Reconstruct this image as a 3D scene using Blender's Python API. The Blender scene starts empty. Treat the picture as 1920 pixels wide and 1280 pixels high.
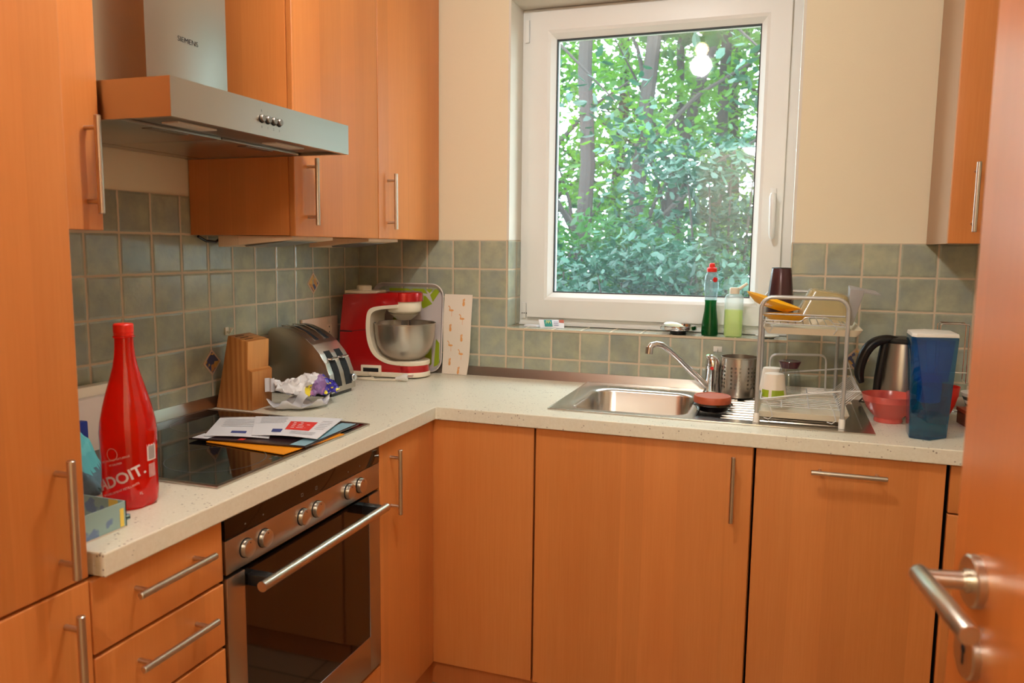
import bpy, bmesh, math, random
from mathutils import Vector, Matrix, noise

R = random.Random(7)
PI = math.pi
sc = bpy.context.scene
col = sc.collection

# ------------------------------------------------------------------ camera
CAM = Vector((1.5535, -2.6789, 1.3685))
yaw, pitch, roll, FPX = 0.33314, -0.11869, 0.011105, 1473.8
cy_, sy_, cp_, sp_ = math.cos(yaw), math.sin(yaw), math.cos(pitch), math.sin(pitch)
fwd = Vector((-sy_ * cp_, cy_ * cp_, sp_))
rt = Vector((cy_, sy_, 0))
up = rt.cross(fwd)
rt2 = rt * math.cos(roll) + up * math.sin(roll)
up2 = up * math.cos(roll) - rt * math.sin(roll)
cd = bpy.data.cameras.new('camera')
cam = bpy.data.objects.new('camera', cd)
col.objects.link(cam)
m3 = Matrix((rt2, up2, -fwd)).transposed()
cam.matrix_world = Matrix.Translation(CAM) @ m3.to_4x4()
cd.sensor_width = 36
cd.lens = FPX / 1920 * 36
cd.clip_start = 0.05
cd.clip_end = 200
cd.dof.use_dof = True
cd.dof.focus_distance = 2.35
cd.dof.aperture_fstop = 5.6
sc.camera = cam

# ------------------------------------------------------------------ world, lights, exposure
w = bpy.data.worlds.new('world')
sc.world = w
w.use_nodes = True
wn = w.node_tree.nodes
wn['Background'].inputs[0].default_value = (0.76, 0.90, 1.0, 1)
wn['Background'].inputs[1].default_value = 12.0
sc.view_settings.view_transform = 'Standard'
sc.view_settings.look = 'None'
sc.view_settings.gamma = 1
sc.view_settings.use_curve_mapping = False
sc.view_settings.exposure = 0.12


def light(name, kind, loc, energy, color, size=0.1, rot=None, sizey=None):
    d = bpy.data.lights.new(name, kind)
    d.energy = energy
    d.color = color
    if kind == 'AREA':
        d.size = size
        if sizey:
            d.shape = 'RECTANGLE'
            d.size_y = sizey
    elif kind == 'POINT':
        d.shadow_soft_size = size
    o = bpy.data.objects.new(name, d)
    o.location = loc
    if rot:
        o.rotation_euler = rot
    col.objects.link(o)
    return o


WARM = (0.96, 0.97, 0.98)
light('bulb_light', 'POINT', (1.08, -1.38, 2.33), 28, WARM, 0.05)
light('hall_fill', 'POINT', (1.3, -3.3, 2.2), 44, (0.98, 0.97, 0.93), 0.12)  # added soft fill from behind the camera, no lamp is seen there
pl = light('window_portal', 'AREA', (1.09, 0.42, 1.65), 1, (1, 1, 1), 1.3, (-PI / 2, 0, 0), 1.5)
pl.data.cycles.is_portal = True

# ------------------------------------------------------------------ materials
MATS = {}


def srgb(r, g, b):
    f = lambda c: ((c / 255 + 0.055) / 1.055) ** 2.4 if c > 10 else c / 255 / 12.92
    return (f(r), f(g), f(b), 1)


def base(name):
    m = bpy.data.materials.new(name)
    m.use_nodes = True
    nt = m.node_tree
    b = nt.nodes['Principled BSDF']
    MATS[name] = m
    return m, nt, b


def mat(name, c, rough=0.5, metal=0.0, spec=None, coat=0, emis=None, alpha=None):
    m, nt, b = base(name)
    b.inputs['Base Color'].default_value = srgb(*c)
    b.inputs['Roughness'].default_value = rough
    b.inputs['Metallic'].default_value = metal
    if spec is not None:
        b.inputs['Specular IOR Level'].default_value = spec
    if coat:
        b.inputs['Coat Weight'].default_value = coat
        b.inputs['Coat Roughness'].default_value = 0.05
    if emis:
        b.inputs['Emission Color'].default_value = srgb(*emis[0])
        b.inputs['Emission Strength'].default_value = emis[1]
    return m


def N(nt, t, **k):
    n = nt.nodes.new(t)
    for a, v in k.items():
        setattr(n, a, v)
    return n


def math_(nt, op, a, b=None, clamp=False):
    n = N(nt, 'ShaderNodeMath', operation=op)
    n.use_clamp = clamp
    for i, x in enumerate((a, b)):
        if x is None:
            continue
        if isinstance(x, (int, float)):
            n.inputs[i].default_value = x
        else:
            nt.links.new(x, n.inputs[i])
    return n.outputs[0]


def maprange(nt, v, a, b, c=0.0, d=1.0):
    n = N(nt, 'ShaderNodeMapRange')
    nt.links.new(v, n.inputs[0])
    for i, x in enumerate((a, b, c, d)):
        n.inputs[i + 1].default_value = x
    return n.outputs[0]


def mixc(nt, f, a, b):
    n = N(nt, 'ShaderNodeMix', data_type='RGBA')
    for i, x in ((0, f), (6, a), (7, b)):
        if isinstance(x, (int, float)):
            n.inputs[i].default_value = x
        elif isinstance(x, tuple):
            n.inputs[i].default_value = x
        else:
            nt.links.new(x, n.inputs[i])
    return n.outputs[2]


def coords(nt, sx=1, sy=1, sz=1, rnd=True):
    tc = N(nt, 'ShaderNodeTexCoord')
    mp = N(nt, 'ShaderNodeMapping')
    mp.inputs['Scale'].default_value = (sx, sy, sz)
    src = tc.outputs['Object']
    if rnd:
        oi = N(nt, 'ShaderNodeObjectInfo')
        cx = N(nt, 'ShaderNodeCombineXYZ')
        for i in range(3):
            nt.links.new(math_(nt, 'MULTIPLY', oi.outputs['Random'], 7.3 + 3 * i), cx.inputs[i])
        va = N(nt, 'ShaderNodeVectorMath', operation='ADD')
        nt.links.new(src, va.inputs[0])
        nt.links.new(cx.outputs[0], va.inputs[1])
        src = va.outputs[0]
    nt.links.new(src, mp.inputs[0])
    return mp.outputs[0]


def noise_(nt, vec, scale=5, detail=3, rough=0.5):
    n = N(nt, 'ShaderNodeTexNoise')
    n.inputs['Scale'].default_value = scale
    n.inputs['Detail'].default_value = detail
    n.inputs['Roughness'].default_value = rough
    nt.links.new(vec, n.inputs['Vector'])
    return n.outputs[0]


def bump(nt, b, h, strength=0.2, dist=0.002):
    n = N(nt, 'ShaderNodeBump')
    n.inputs['Strength'].default_value = strength
    n.inputs['Distance'].default_value = dist
    nt.links.new(h, n.inputs['Height'])
    nt.links.new(n.outputs[0], b.inputs['Normal'])


def wood(name, c1, c2, c3, rough=0.38, strip=14, grain=(70, 70, 2.2), rings=False):
    m, nt, b = base(name)
    # broad glued strips of slightly different tone
    v1 = coords(nt, strip, strip, 0.05)
    wn_ = N(nt, 'ShaderNodeTexVoronoi')
    wn_.inputs['Scale'].default_value = 0.8
    nt.links.new(v1, wn_.inputs['Vector'])
    tone = wn_.outputs['Color']
    sep = N(nt, 'ShaderNodeSeparateColor')
    nt.links.new(tone, sep.inputs[0])
    v2 = coords(nt, *grain)
    g = noise_(nt, v2, 3.0, 5, 0.6)
    v3 = coords(nt, 9, 9, 0.9)
    g2 = noise_(nt, v3, 1.4, 3, 0.5)
    if rings:
        wv = N(nt, 'ShaderNodeTexWave')
        wv.inputs['Scale'].default_value = 18
        wv.inputs['Distortion'].default_value = 2.0
        nt.links.new(coords(nt, 1, 1, .12), wv.inputs[0])
        g = math_(nt, 'ADD', math_(nt, 'MULTIPLY', wv.outputs[1], .45), math_(nt, 'MULTIPLY', g, .55))
    cA = mixc(nt, maprange(nt, g, 0.30, 0.70), srgb(*c1), srgb(*c2))
    cB = mixc(nt, maprange(nt, g2, 0.45, 0.8, 0, 0.55), cA, srgb(*c3))
    hv = N(nt, 'ShaderNodeHueSaturation')
    nt.links.new(maprange(nt, sep.outputs[0], 0, 1, 0.93, 1.05), hv.inputs['Value'])
    nt.links.new(cB, hv.inputs['Color'])
    nt.links.new(hv.outputs[0], b.inputs['Base Color'])
    b.inputs['Roughness'].default_value = rough
    bump(nt, b, g, 0.05, 0.001)
    return m


wood('wood_front', (204, 124, 61), (210, 131, 68), (196, 113, 52), 0.34)
wood('wood_side', (192, 110, 52), (198, 116, 58), (184, 102, 44), 0.5)
wood('wood_door', (194, 108, 46), (200, 114, 52), (186, 100, 38), 0.28, 8)
wood('wood_block', (178, 108, 48), (206, 140, 72), (160, 92, 40), 0.45, 26, (40, 40, 2), True)
wood('wood_brown', (120, 62, 34), (140, 74, 40), (96, 48, 26), 0.5)
wood('luminaire_wood', (226, 196, 160), (230, 202, 168), (220, 186, 146), 0.5)
mat('side_panel', (176, 140, 108), 0.55)
mat('carcass_dark', (44, 26, 18), 0.7)
mat('white_pvc', (238, 237, 232), 0.28)
mat('white_plastic', (226, 220, 208), 0.35)
mat('cream_plastic', (236, 222, 196), 0.3)
mat('beige_plastic', (214, 186, 162), 0.4)
mat('black_plastic', (22, 20, 20), 0.35)
mat('dark_gap', (8, 7, 7), 0.8)
mat('rubber', (60, 60, 62), 0.6)
mat('chrome', (225, 225, 228), 0.08, 1)
mat('lens_metal', (150, 150, 152), 0.4, 1)
mat('grey_tube', (186, 184, 180), 0.34, 0.55)
mat('white_wire', (204, 200, 194), 0.35)
mat('red_paint', (184, 14, 16), 0.25, 0.35, coat=0.6)
mat('red_cap', (226, 40, 24), 0.4)
mat('green_print', (150, 168, 22), 0.5)
mat('tray_white', (206, 194, 190), 0.4)
mat('paper_white', (224, 222, 224), 0.8)
mat('paper_cream', (232, 218, 200), 0.8)
mat('paper_orange_print', (226, 160, 96), 0.8)
mat('print_red', (222, 52, 44), 0.6)
mat('print_blue', (60, 70, 130), 0.7)
mat('print_grey', (130, 128, 134), 0.8)
mat('print_pale_blue', (140, 178, 190), 0.4)
mat('brochure_orange', (240, 148, 22), 0.4)
mat('brochure_dark', (46, 28, 30), 0.25)
mat('print_green', (40, 140, 130), 0.6)
mat('print_yellow', (240, 210, 90), 0.6)
mat('terracotta_lid', (176, 80, 46), 0.5)
mat('yellow_plastic', (255, 186, 14), 0.35)
mat('grey_plastic', (150, 144, 140), 0.5)
mat('red_ceramic', (212, 92, 80), 0.2)
mat('soap', (236, 238, 206), 0.5)
mat('napkin', (206, 186, 168), 0.9)
mat('dark_blue', (24, 44, 130), 0.5)
mat('ink', (40, 40, 42), 0.5)
mat('mark_light', (190, 190, 186), 0.5)
mat('symbol_grey', (150, 146, 140), 0.5)
mat('ring_mark', (88, 88, 86), 0.3)
mat('label_white', (228, 214, 212), 0.5)
mat('label_red', (220, 30, 24), 0.5)
mat('bark', (58, 50, 46), 0.95)
mat('soil', (70, 74, 50), 0.95)
mat('bulb_glass', (255, 240, 220), 0.3, emis=((255, 214, 160), 30))
mat('diamond_rim', (206, 176, 150), 0.5)
mat('black_glass', (10, 9, 10), 0.04, 0, 0.6)
mat('oven_glass', (16, 9, 7), 0.05, 0, 0.7)
mat('dark_cup', (72, 46, 50), 0.22, 0.3)
mat('gasket', (60, 60, 62), 0.6)
mat('terrace', (120, 120, 110), 0.9)


def steel(name, c, rough=0.25, sc3=(4, 4, 900), aniso=0.4):
    m, nt, b = base(name)
    b.inputs['Metallic'].default_value = 1
    b.inputs['Base Color'].default_value = srgb(*c)
    g = noise_(nt, coords(nt, *sc3), 4, 3, 0.7)
    nt.links.new(maprange(nt, g, 0.3, 0.7, rough * 0.97, rough * 1.03), b.inputs['Roughness'])
    b.inputs['Anisotropic'].default_value = 0.0
    return m


steel('steel', (186, 178, 168), 0.29)
steel('steel_dark', (150, 142, 134), 0.4)
steel('sink_steel', (214, 210, 204), 0.22, (60, 60, 60), 0.2)
steel('handle_steel', (200, 190, 176), 0.30)


def see_through(name, tint, gl=0.05, haze=None, rough=0.03, fres=1.45):
    """thin clear wall: tinted transparency with a fresnel gloss; haze = (colour, amount) of milky plastic"""
    m = bpy.data.materials.new(name)
    m.use_nodes = True
    nt = m.node_tree
    nt.nodes.clear()
    out = N(nt, 'ShaderNodeOutputMaterial')
    tr = N(nt, 'ShaderNodeBsdfTransparent')
    tr.inputs[0].default_value = srgb(*tint)
    gs = N(nt, 'ShaderNodeBsdfGlossy')
    gs.inputs['Roughness'].default_value = rough
    # Schlick reflectance, the same from both sides of the thin wall
    ge = N(nt, 'ShaderNodeNewGeometry')
    dp = N(nt, 'ShaderNodeVectorMath', operation='DOT_PRODUCT')
    nt.links.new(ge.outputs['Incoming'], dp.inputs[0])
    nt.links.new(ge.outputs['Normal'], dp.inputs[1])
    cs = math_(nt, 'SUBTRACT', 1.0, math_(nt, 'ABSOLUTE', dp.outputs['Value']), True)
    refl = math_(nt, 'ADD', math_(nt, 'MULTIPLY', math_(nt, 'POWER', cs, 5.0), 0.94), 0.04)
    cur = tr.outputs[0]
    if haze:
        di = N(nt, 'ShaderNodeBsdfDiffuse')
        di.inputs[0].default_value = srgb(*haze[0])
        tl = N(nt, 'ShaderNodeBsdfTranslucent')
        tl.inputs[0].default_value = srgb(*haze[0])
        ad = N(nt, 'ShaderNodeMixShader')
        ad.inputs[0].default_value = 0.5
        nt.links.new(di.outputs[0], ad.inputs[1])
        nt.links.new(tl.outputs[0], ad.inputs[2])
        mx = N(nt, 'ShaderNodeMixShader')
        mx.inputs[0].default_value = haze[1]
        nt.links.new(cur, mx.inputs[1])
        nt.links.new(ad.outputs[0], mx.inputs[2])
        cur = mx.outputs[0]
    m2 = N(nt, 'ShaderNodeMixShader')
    nt.links.new(math_(nt, 'ADD', refl, gl, True), m2.inputs[0])
    nt.links.new(cur, m2.inputs[1])
    nt.links.new(gs.outputs[0], m2.inputs[2])
    nt.links.new(m2.outputs[0], out.inputs[0])
    MATS[name] = m
    return m


see_through('clear_glass', (236, 240, 240), 0.02)
see_through('red_pet', (255, 84, 52), 0.02, ((250, 26, 12), 0.55))
see_through('green_liquid', (40, 150, 90), 0.0, ((10, 110, 56), 0.35))
see_through('clear_pet', (222, 234, 236), 0.04, ((220, 232, 236), 0.12))
see_through('soap_pet', (240, 244, 242), 0.03, ((232, 238, 238), 0.26), 0.3)
see_through('soap_liquid', (236, 244, 170), 0.0, ((240, 248, 150), 0.6))
see_through('blue_plastic', (128, 206, 236), 0.03, ((16, 130, 190), 0.16))
see_through('jug_water', (170, 228, 220), 0.02, ((40, 140, 150), 0.10))
see_through('blue_inner', (120, 200, 250), 0.02, ((30, 140, 240), 0.22))
see_through('tub_plastic', (236, 226, 196), 0.02, ((216, 196, 150), 0.5), 0.2)
see_through('brown_glass', (70, 50, 46), 0.04, ((30, 18, 16), 0.4))
see_through('purple_glass', (150, 60, 90), 0.03, ((120, 30, 60), 0.45))


def pane_mat():
    """window pane: clear, slightly reflective, misted with condensation drops low down"""
    m = see_through('window_pane', (240, 247, 244), 0.055)
    nt = m.node_tree
    out = [n for n in nt.nodes if n.type == 'OUTPUT_MATERIAL'][0]
    cur = out.inputs[0].links[0].from_socket
    tc = N(nt, 'ShaderNodeTexCoord')
    sp = N(nt, 'ShaderNodeSeparateXYZ')
    nt.links.new(tc.outputs['Object'], sp.inputs[0])
    low = maprange(nt, sp.outputs[2], 1.37, 1.24)
    drops = maprange(nt, noise_(nt, tc.outputs['Object'], 260, 1), 0.52, 0.62)
    mask = math_(nt, 'MULTIPLY', math_(nt, 'MULTIPLY', low, drops), 0.07, True)
    film = math_(nt, 'ADD', mask, math_(nt, 'MULTIPLY', low, 0.025), True)
    tl = N(nt, 'ShaderNodeBsdfTranslucent')
    tl.inputs[0].default_value = srgb(190, 205, 215)
    mx = N(nt, 'ShaderNodeMixShader')
    nt.links.new(film, mx.inputs[0])
    nt.links.new(cur, mx.inputs[1])
    nt.links.new(tl.outputs[0], mx.inputs[2])
    nt.links.new(mx.outputs[0], out.inputs[0])


pane_mat()

T = 0.1049
ZR = 1.395


def tile_mat(name, ua, va, u0, v0, dark=(148, 152, 136), lite=(176, 176, 148)):
    m, nt, b = base(name)
    tc = N(nt, 'ShaderNodeTexCoord')
    sp = N(nt, 'ShaderNodeSeparateXYZ')
    nt.links.new(tc.outputs['Object'], sp.inputs[0])
    wob = math_(nt, 'MULTIPLY', math_(nt, 'SUBTRACT', noise_(nt, tc.outputs['Object'], 34, 2), 0.5), 0.030)
    fr, cell = [], []
    for a, o in ((ua, u0), (va, v0)):
        s = math_(nt, 'DIVIDE', math_(nt, 'SUBTRACT', sp.outputs[a], o), T)
        cell.append(math_(nt, 'FLOOR', s))
        s2 = math_(nt, 'ADD', s, wob)
        f = math_(nt, 'FRACT', math_(nt, 'ADD', s2, 100.0))
        fr.append(math_(nt, 'MINIMUM', f, math_(nt, 'SUBTRACT', 1.0, f)))
    d = math_(nt, 'MINIMUM', fr[0], fr[1])
    g = maprange(nt, d, 0.020, 0.034)
    cc = N(nt, 'ShaderNodeCombineXYZ')
    nt.links.new(cell[0], cc.inputs[0])
    nt.links.new(cell[1], cc.inputs[1])
    wh = N(nt, 'ShaderNodeTexWhiteNoise', noise_dimensions='2D')
    nt.links.new(cc.outputs[0], wh.inputs['Vector'])
    va_ = N(nt, 'ShaderNodeVectorMath', operation='ADD')
    vs_ = N(nt, 'ShaderNodeVectorMath', operation='SCALE')
    nt.links.new(wh.outputs['Color'], vs_.inputs[0])
    vs_.inputs['Scale'].default_value = 3.0
    nt.links.new(tc.outputs['Object'], va_.inputs[0])
    nt.links.new(vs_.outputs[0], va_.inputs[1])
    n1 = noise_(nt, va_.outputs[0], 17, 4, 0.6)
    n2 = noise_(nt, va_.outputs[0], 9, 2, 0.5)
    cA = mixc(nt, maprange(nt, n1, 0.33, 0.68), srgb(*dark), srgb(*lite))
    cA = mixc(nt, maprange(nt, n2, 0.45, 0.72, 0, 0.6), cA, srgb(146, 156, 154))
    hv = N(nt, 'ShaderNodeHueSaturation')
    nt.links.new(maprange(nt, wh.outputs['Value'], 0, 1, 0.9, 1.08), hv.inputs['Value'])
    nt.links.new(cA, hv.inputs['Color'])
    c = mixc(nt, g, srgb(204, 184, 156), hv.outputs[0])
    nt.links.new(c, b.inputs['Base Color'])
    nt.links.new(maprange(nt, g, 0, 1, 0.8, 0.17), b.inputs['Roughness'])
    h = math_(nt, 'ADD', maprange(nt, d, 0.015, 0.075), math_(nt, 'MULTIPLY', noise_(nt, tc.outputs['Object'], 75, 3), 0.30))
    bump(nt, b, h, 0.6, 0.0025)
    return m


tile_mat('tile_left', 1, 2, 0, ZR)
tile_mat('tile_back_a', 0, 2, 0.0793, ZR)
tile_mat('tile_back_b', 0, 2, 0.6708, ZR)
tile_mat('tile_back_c', 0, 2, 1.5673, ZR)
tile_mat('tile_sill', 0, 1, 0.6708, 0.0)
tile_mat('tile_reveal', 1, 2, 0.09, ZR)


def floor_mat():
    m, nt, b = base('floor_tiles')
    tc = N(nt, 'ShaderNodeTexCoord')
    br = N(nt, 'ShaderNodeTexBrick')
    br.offset = 0.0
    br.inputs['Scale'].default_value = 1
    br.inputs['Brick Width'].default_value = 0.33
    br.inputs['Row Height'].default_value = 0.33
    br.inputs['Mortar Size'].default_value = 0.004
    br.inputs['Color1'].default_value = srgb(176, 140, 104)
    br.inputs['Color2'].default_value = srgb(168, 132, 96)
    br.inputs['Mortar'].default_value = srgb(96, 74, 56)
    nt.links.new(tc.outputs['Object'], br.inputs['Vector'])
    nt.links.new(br.outputs[0], b.inputs['Base Color'])
    b.inputs['Roughness'].default_value = 0.35


floor_mat()


def plaster(name, c):
    m, nt, b = base(name)
    b.inputs['Base Color'].default_value = srgb(*c)
    b.inputs['Roughness'].default_value = 0.85
    bump(nt, b, noise_(nt, coords(nt, 60, 60, 240, False), 3, 3), 0.12, 0.002)


plaster('plaster', (233, 219, 188))
plaster('plaster_reveal', (226, 218, 204))
mat('ceiling_paint', (236, 228, 214), 0.9)


def worktop_mat():
    m, nt, b = base('worktop')
    v = coords(nt, 1, 1, 1, False)
    vo = N(nt, 'ShaderNodeTexVoronoi')
    vo.inputs['Scale'].default_value = 170
    vo.inputs['Randomness'].default_value = 1
    nt.links.new(v, vo.inputs['Vector'])
    sep = N(nt, 'ShaderNodeSeparateColor')
    nt.links.new(vo.outputs['Color'], sep.inputs[0])
    dist = math_(nt, 'LESS_THAN', vo.outputs['Distance'], 0.36)
    pick = math_(nt, 'GREATER_THAN', sep.outputs[0], 0.80)
    clus = maprange(nt, noise_(nt, v, 26, 1), 0.45, 0.6)
    spk = math_(nt, 'MULTIPLY', math_(nt, 'MULTIPLY', dist, pick), clus)
    tone = mixc(nt, sep.outputs[1], srgb(96, 78, 64), srgb(170, 150, 130))
    bs = mixc(nt, maprange(nt, noise_(nt, v, 160, 2), .35, .65), srgb(228, 222, 202), srgb(223, 216, 194))
    c = mixc(nt, math_(nt, 'MULTIPLY', spk, 0.85), bs, tone)
    nt.links.new(c, b.inputs['Base Color'])
    b.inputs['Roughness'].default_value = 0.34


worktop_mat()


def diamond_mat():
    m, nt, b = base('diamond_motif')
    v = coords(nt, 1, 1, 1)
    vo = N(nt, 'ShaderNodeTexVoronoi')
    vo.inputs['Scale'].default_value = 70
    nt.links.new(v, vo.inputs['Vector'])
    sep = N(nt, 'ShaderNodeSeparateColor')
    nt.links.new(vo.outputs['Color'], sep.inputs[0])
    cr = N(nt, 'ShaderNodeValToRGB')
    cr.color_ramp.interpolation = 'CONSTANT'
    e = cr.color_ramp.elements
    e[0].color = srgb(84, 88, 120)
    e[1].position = 0.35
    e[1].color = srgb(196, 140, 84)
    for p, c in ((0.6, (170, 160, 140)), (0.8, (214, 168, 90))):
        q = e.new(p)
        q.color = srgb(*c)
    nt.links.new(sep.outputs[0], cr.inputs[0])
    nt.links.new(cr.outputs[0], b.inputs['Base Color'])
    b.inputs['Roughness'].default_value = 0.3


diamond_mat()


def perforated():
    """brushed steel sheet pierced by rows of round holes"""
    m, nt, b = base('perforated_steel')
    b.inputs['Metallic'].default_value = 1
    b.inputs['Base Color'].default_value = srgb(196, 186, 174)
    b.inputs['Roughness'].default_value = 0.28
    tc = N(nt, 'ShaderNodeTexCoord')
    sp = N(nt, 'ShaderNodeSeparateXYZ')
    nt.links.new(tc.outputs['Object'], sp.inputs[0])
    ang = math_(nt, 'ARCTAN2', sp.outputs[1], sp.outputs[0])
    u = math_(nt, 'MULTIPLY', math_(nt, 'ADD', ang, 4.0), 26 / (2 * PI))
    z = math_(nt, 'DIVIDE', math_(nt, 'SUBTRACT', sp.outputs[2], 0.027), 0.0125)
    fu = math_(nt, 'SUBTRACT', math_(nt, 'FRACT', u), 0.5)
    fz = math_(nt, 'SUBTRACT', math_(nt, 'FRACT', z), 0.5)
    d = math_(nt, 'SQRT', math_(nt, 'ADD', math_(nt, 'MULTIPLY', fu, fu), math_(nt, 'MULTIPLY', fz, fz)))
    hole = math_(nt, 'LESS_THAN', d, 0.27)
    rows = math_(nt, 'MULTIPLY', math_(nt, 'GREATER_THAN', z, 0.0), math_(nt, 'LESS_THAN', z, 6.0))
    grp = math_(nt, 'LESS_THAN', math_(nt, 'FRACT', math_(nt, 'DIVIDE', math_(nt, 'FLOOR', u), 4.0)), 0.70)
    h = math_(nt, 'MULTIPLY', math_(nt, 'MULTIPLY', hole, rows), grp)
    nt.links.new(math_(nt, 'SUBTRACT', 1.0, h), b.inputs['Alpha'])


perforated()


def bag_mat():
    m, nt, b = base('snack_bag_print')
    v = coords(nt, 1, 1, 1, False)
    sp = N(nt, 'ShaderNodeSeparateXYZ')
    nt.links.new(v, sp.inputs[0])
    wob = math_(nt, 'MULTIPLY', math_(nt, 'SUBTRACT', noise_(nt, v, 22, 2), .5), 0.05)
    # white to the left end, purple in the middle, blue with yellow flecks at the right and along the rim
    t = math_(nt, 'ADD', sp.outputs[0], wob)
    vo = N(nt, 'ShaderNodeTexVoronoi')
    vo.inputs['Scale'].default_value = 62
    nt.links.new(v, vo.inputs['Vector'])
    fl = math_(nt, 'LESS_THAN', vo.outputs['Distance'], 0.34)
    blue = mixc(nt, fl, srgb(52, 46, 150), srgb(238, 222, 40))
    purple = mixc(nt, maprange(nt, noise_(nt, v, 40, 2), .55, .6), srgb(140, 104, 156), srgb(178, 120, 170))
    yel = mixc(nt, maprange(nt, noise_(nt, v, 60, 2), .55, .6), srgb(236, 214, 60), srgb(60, 50, 150))
    c = mixc(nt, maprange(nt, t, -0.018, -0.014), srgb(232, 228, 226), yel)
    c = mixc(nt, maprange(nt, t, 0.006, 0.009), c, purple)
    c = mixc(nt, maprange(nt, t, 0.046, 0.050), c, blue)
    up_ = maprange(nt, math_(nt, 'ADD', math_(nt, 'SUBTRACT', sp.outputs[2], math_(nt, 'MULTIPLY', sp.outputs[0], .75)), wob), 0.052, 0.055)
    c = mixc(nt, up_, c, srgb(232, 228, 226))
    nt.links.new(c, b.inputs['Base Color'])
    b.inputs['Roughness'].default_value = 0.3


bag_mat()
mat('foil_white', (214, 212, 214), 0.3)


def two_tone(name, a, bb, scale, lo=.5, hi=.56, rough=.8):
    m, nt, b = base(name)
    n = noise_(nt, coords(nt, 1, 1, 1, False), scale, 2)
    nt.links.new(mixc(nt, maprange(nt, n, lo, hi), srgb(*a), srgb(*bb)), b.inputs['Base Color'])
    b.inputs['Roughness'].default_value = rough


two_tone('towel_teal', (84, 172, 176), (96, 184, 186), 30)
two_tone('towel_slate', (74, 104, 116), (82, 116, 128), 30)
two_tone('box_print', (150, 180, 176), (112, 136, 172), 38, .56, .62, .6)


def leafmat(name, c, tcol, tw=0.5):
    m = bpy.data.materials.new(name)
    m.use_nodes = True
    nt = m.node_tree
    nt.nodes.clear()
    out = N(nt, 'ShaderNodeOutputMaterial')
    di = N(nt, 'ShaderNodeBsdfPrincipled')
    di.inputs['Roughness'].default_value = 0.45
    tl = N(nt, 'ShaderNodeBsdfTranslucent')
    tc = N(nt, 'ShaderNodeTexCoord')
    n = noise_(nt, tc.outputs['Object'], 2.5, 3)
    nt.links.new(mixc(nt, maprange(nt, n, .35, .65), srgb(*c), srgb(*[int(x * .72) for x in c])), di.inputs['Base Color'])
    nt.links.new(mixc(nt, maprange(nt, n, .35, .65), srgb(*tcol), srgb(*[int(x * .8) for x in tcol])), tl.inputs[0])
    mx = N(nt, 'ShaderNodeMixShader')
    mx.inputs[0].default_value = tw
    nt.links.new(di.outputs[0], mx.inputs[1])
    nt.links.new(tl.outputs[0], mx.inputs[2])
    nt.links.new(mx.outputs[0], out.inputs[0])
    MATS[name] = m


leafmat('leaf_far', (62, 112, 42), (128, 182, 56), 0.52)
leafmat('leaf_mid', (50, 98, 50), (78, 136, 56), 0.4)
leafmat('leaf_near', (44, 88, 70), (38, 88, 56), 0.25)

# ------------------------------------------------------------------ object helpers


def wloc(o):
    v = Vector((0, 0, 0))
    while o:
        v += o.location
        o = o.parent
    return v


def tag(o, label=None, cat=None, group=None, kind=None):
    if label: o['label'] = label
    if cat: o['category'] = cat
    if group: o['group'] = group
    if kind: o['kind'] = kind
    return o


def thing(name, label, cat, loc=(0, 0, 0), group=None, kind=None):
    o = bpy.data.objects.new(name, None)
    o.empty_display_size = 0.05
    o.location = loc
    col.objects.link(o)
    return tag(o, label, cat, group, kind)


def cr(pts, n=5, closed=False):
    """Catmull-Rom smoothing of a list of points of any dimension"""
    P = [tuple(p) for p in pts]
    m = len(P)
    out = []
    for i in range(m if closed else m - 1):
        if closed:
            a, b, c, d = P[(i - 1) % m], P[i], P[(i + 1) % m], P[(i + 2) % m]
        else:
            a, b, c, d = P[max(i - 1, 0)], P[i], P[i + 1], P[min(i + 2, m - 1)]
        for k in range(n):
            t = k / n
            out.append(tuple(.5 * (2 * q + (r - p) * t + (2 * p - 5 * q + 4 * r - s_) * t * t + (3 * q - p - 3 * r + s_) * t ** 3) for p, q, r, s_ in zip(a, b, c, d)))
    if not closed: out.append(P[-1])
    return out


def rounded(pts, r=.012, n=5):
    """polyline with its inner corners turned into arcs"""
    P = [Vector(p) for p in pts]
    out = [tuple(P[0])]
    for a, b, c in zip(P, P[1:], P[2:]):
        u, v = (a - b), (c - b)
        ru = min(r, u.length * .45); rv = min(r, v.length * .45)
        p0, p1 = b + u.normalized() * ru, b + v.normalized() * rv
        for k in range(n + 1):
            t = k / n
            out.append(tuple(p0 * (1 - t) ** 2 + b * 2 * t * (1 - t) + p1 * t * t))
    out.append(tuple(P[-1]))
    return out


def surf(q, f, g, nu, nv):
    """closed thin shell between the surfaces f(u,v) and g(u,v)"""
    A = [[q._v(f(i / nu, j / nv)) for j in range(nv + 1)] for i in range(nu + 1)]
    B = [[q._v(g(i / nu, j / nv)) for j in range(nv + 1)] for i in range(nu + 1)]
    fs = []
    for i in range(nu):
        for j in range(nv):
            fs.append(q.bm.faces.new((A[i][j], A[i][j + 1], A[i + 1][j + 1], A[i + 1][j])))
            fs.append(q.bm.faces.new((B[i][j], B[i + 1][j], B[i + 1][j + 1], B[i][j + 1])))
    for i in range(nu):
        fs.append(q.bm.faces.new((A[i][0], A[i + 1][0], B[i + 1][0], B[i][0])))
        fs.append(q.bm.faces.new((A[i][nv], B[i][nv], B[i + 1][nv], A[i + 1][nv])))
    for j in range(nv):
        fs.append(q.bm.faces.new((A[0][j], B[0][j], B[0][j + 1], A[0][j + 1])))
        fs.append(q.bm.faces.new((A[nu][j], A[nu][j + 1], B[nu][j + 1], B[nu][j])))
    for x in fs: x.material_index = q.mi
    return q


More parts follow.
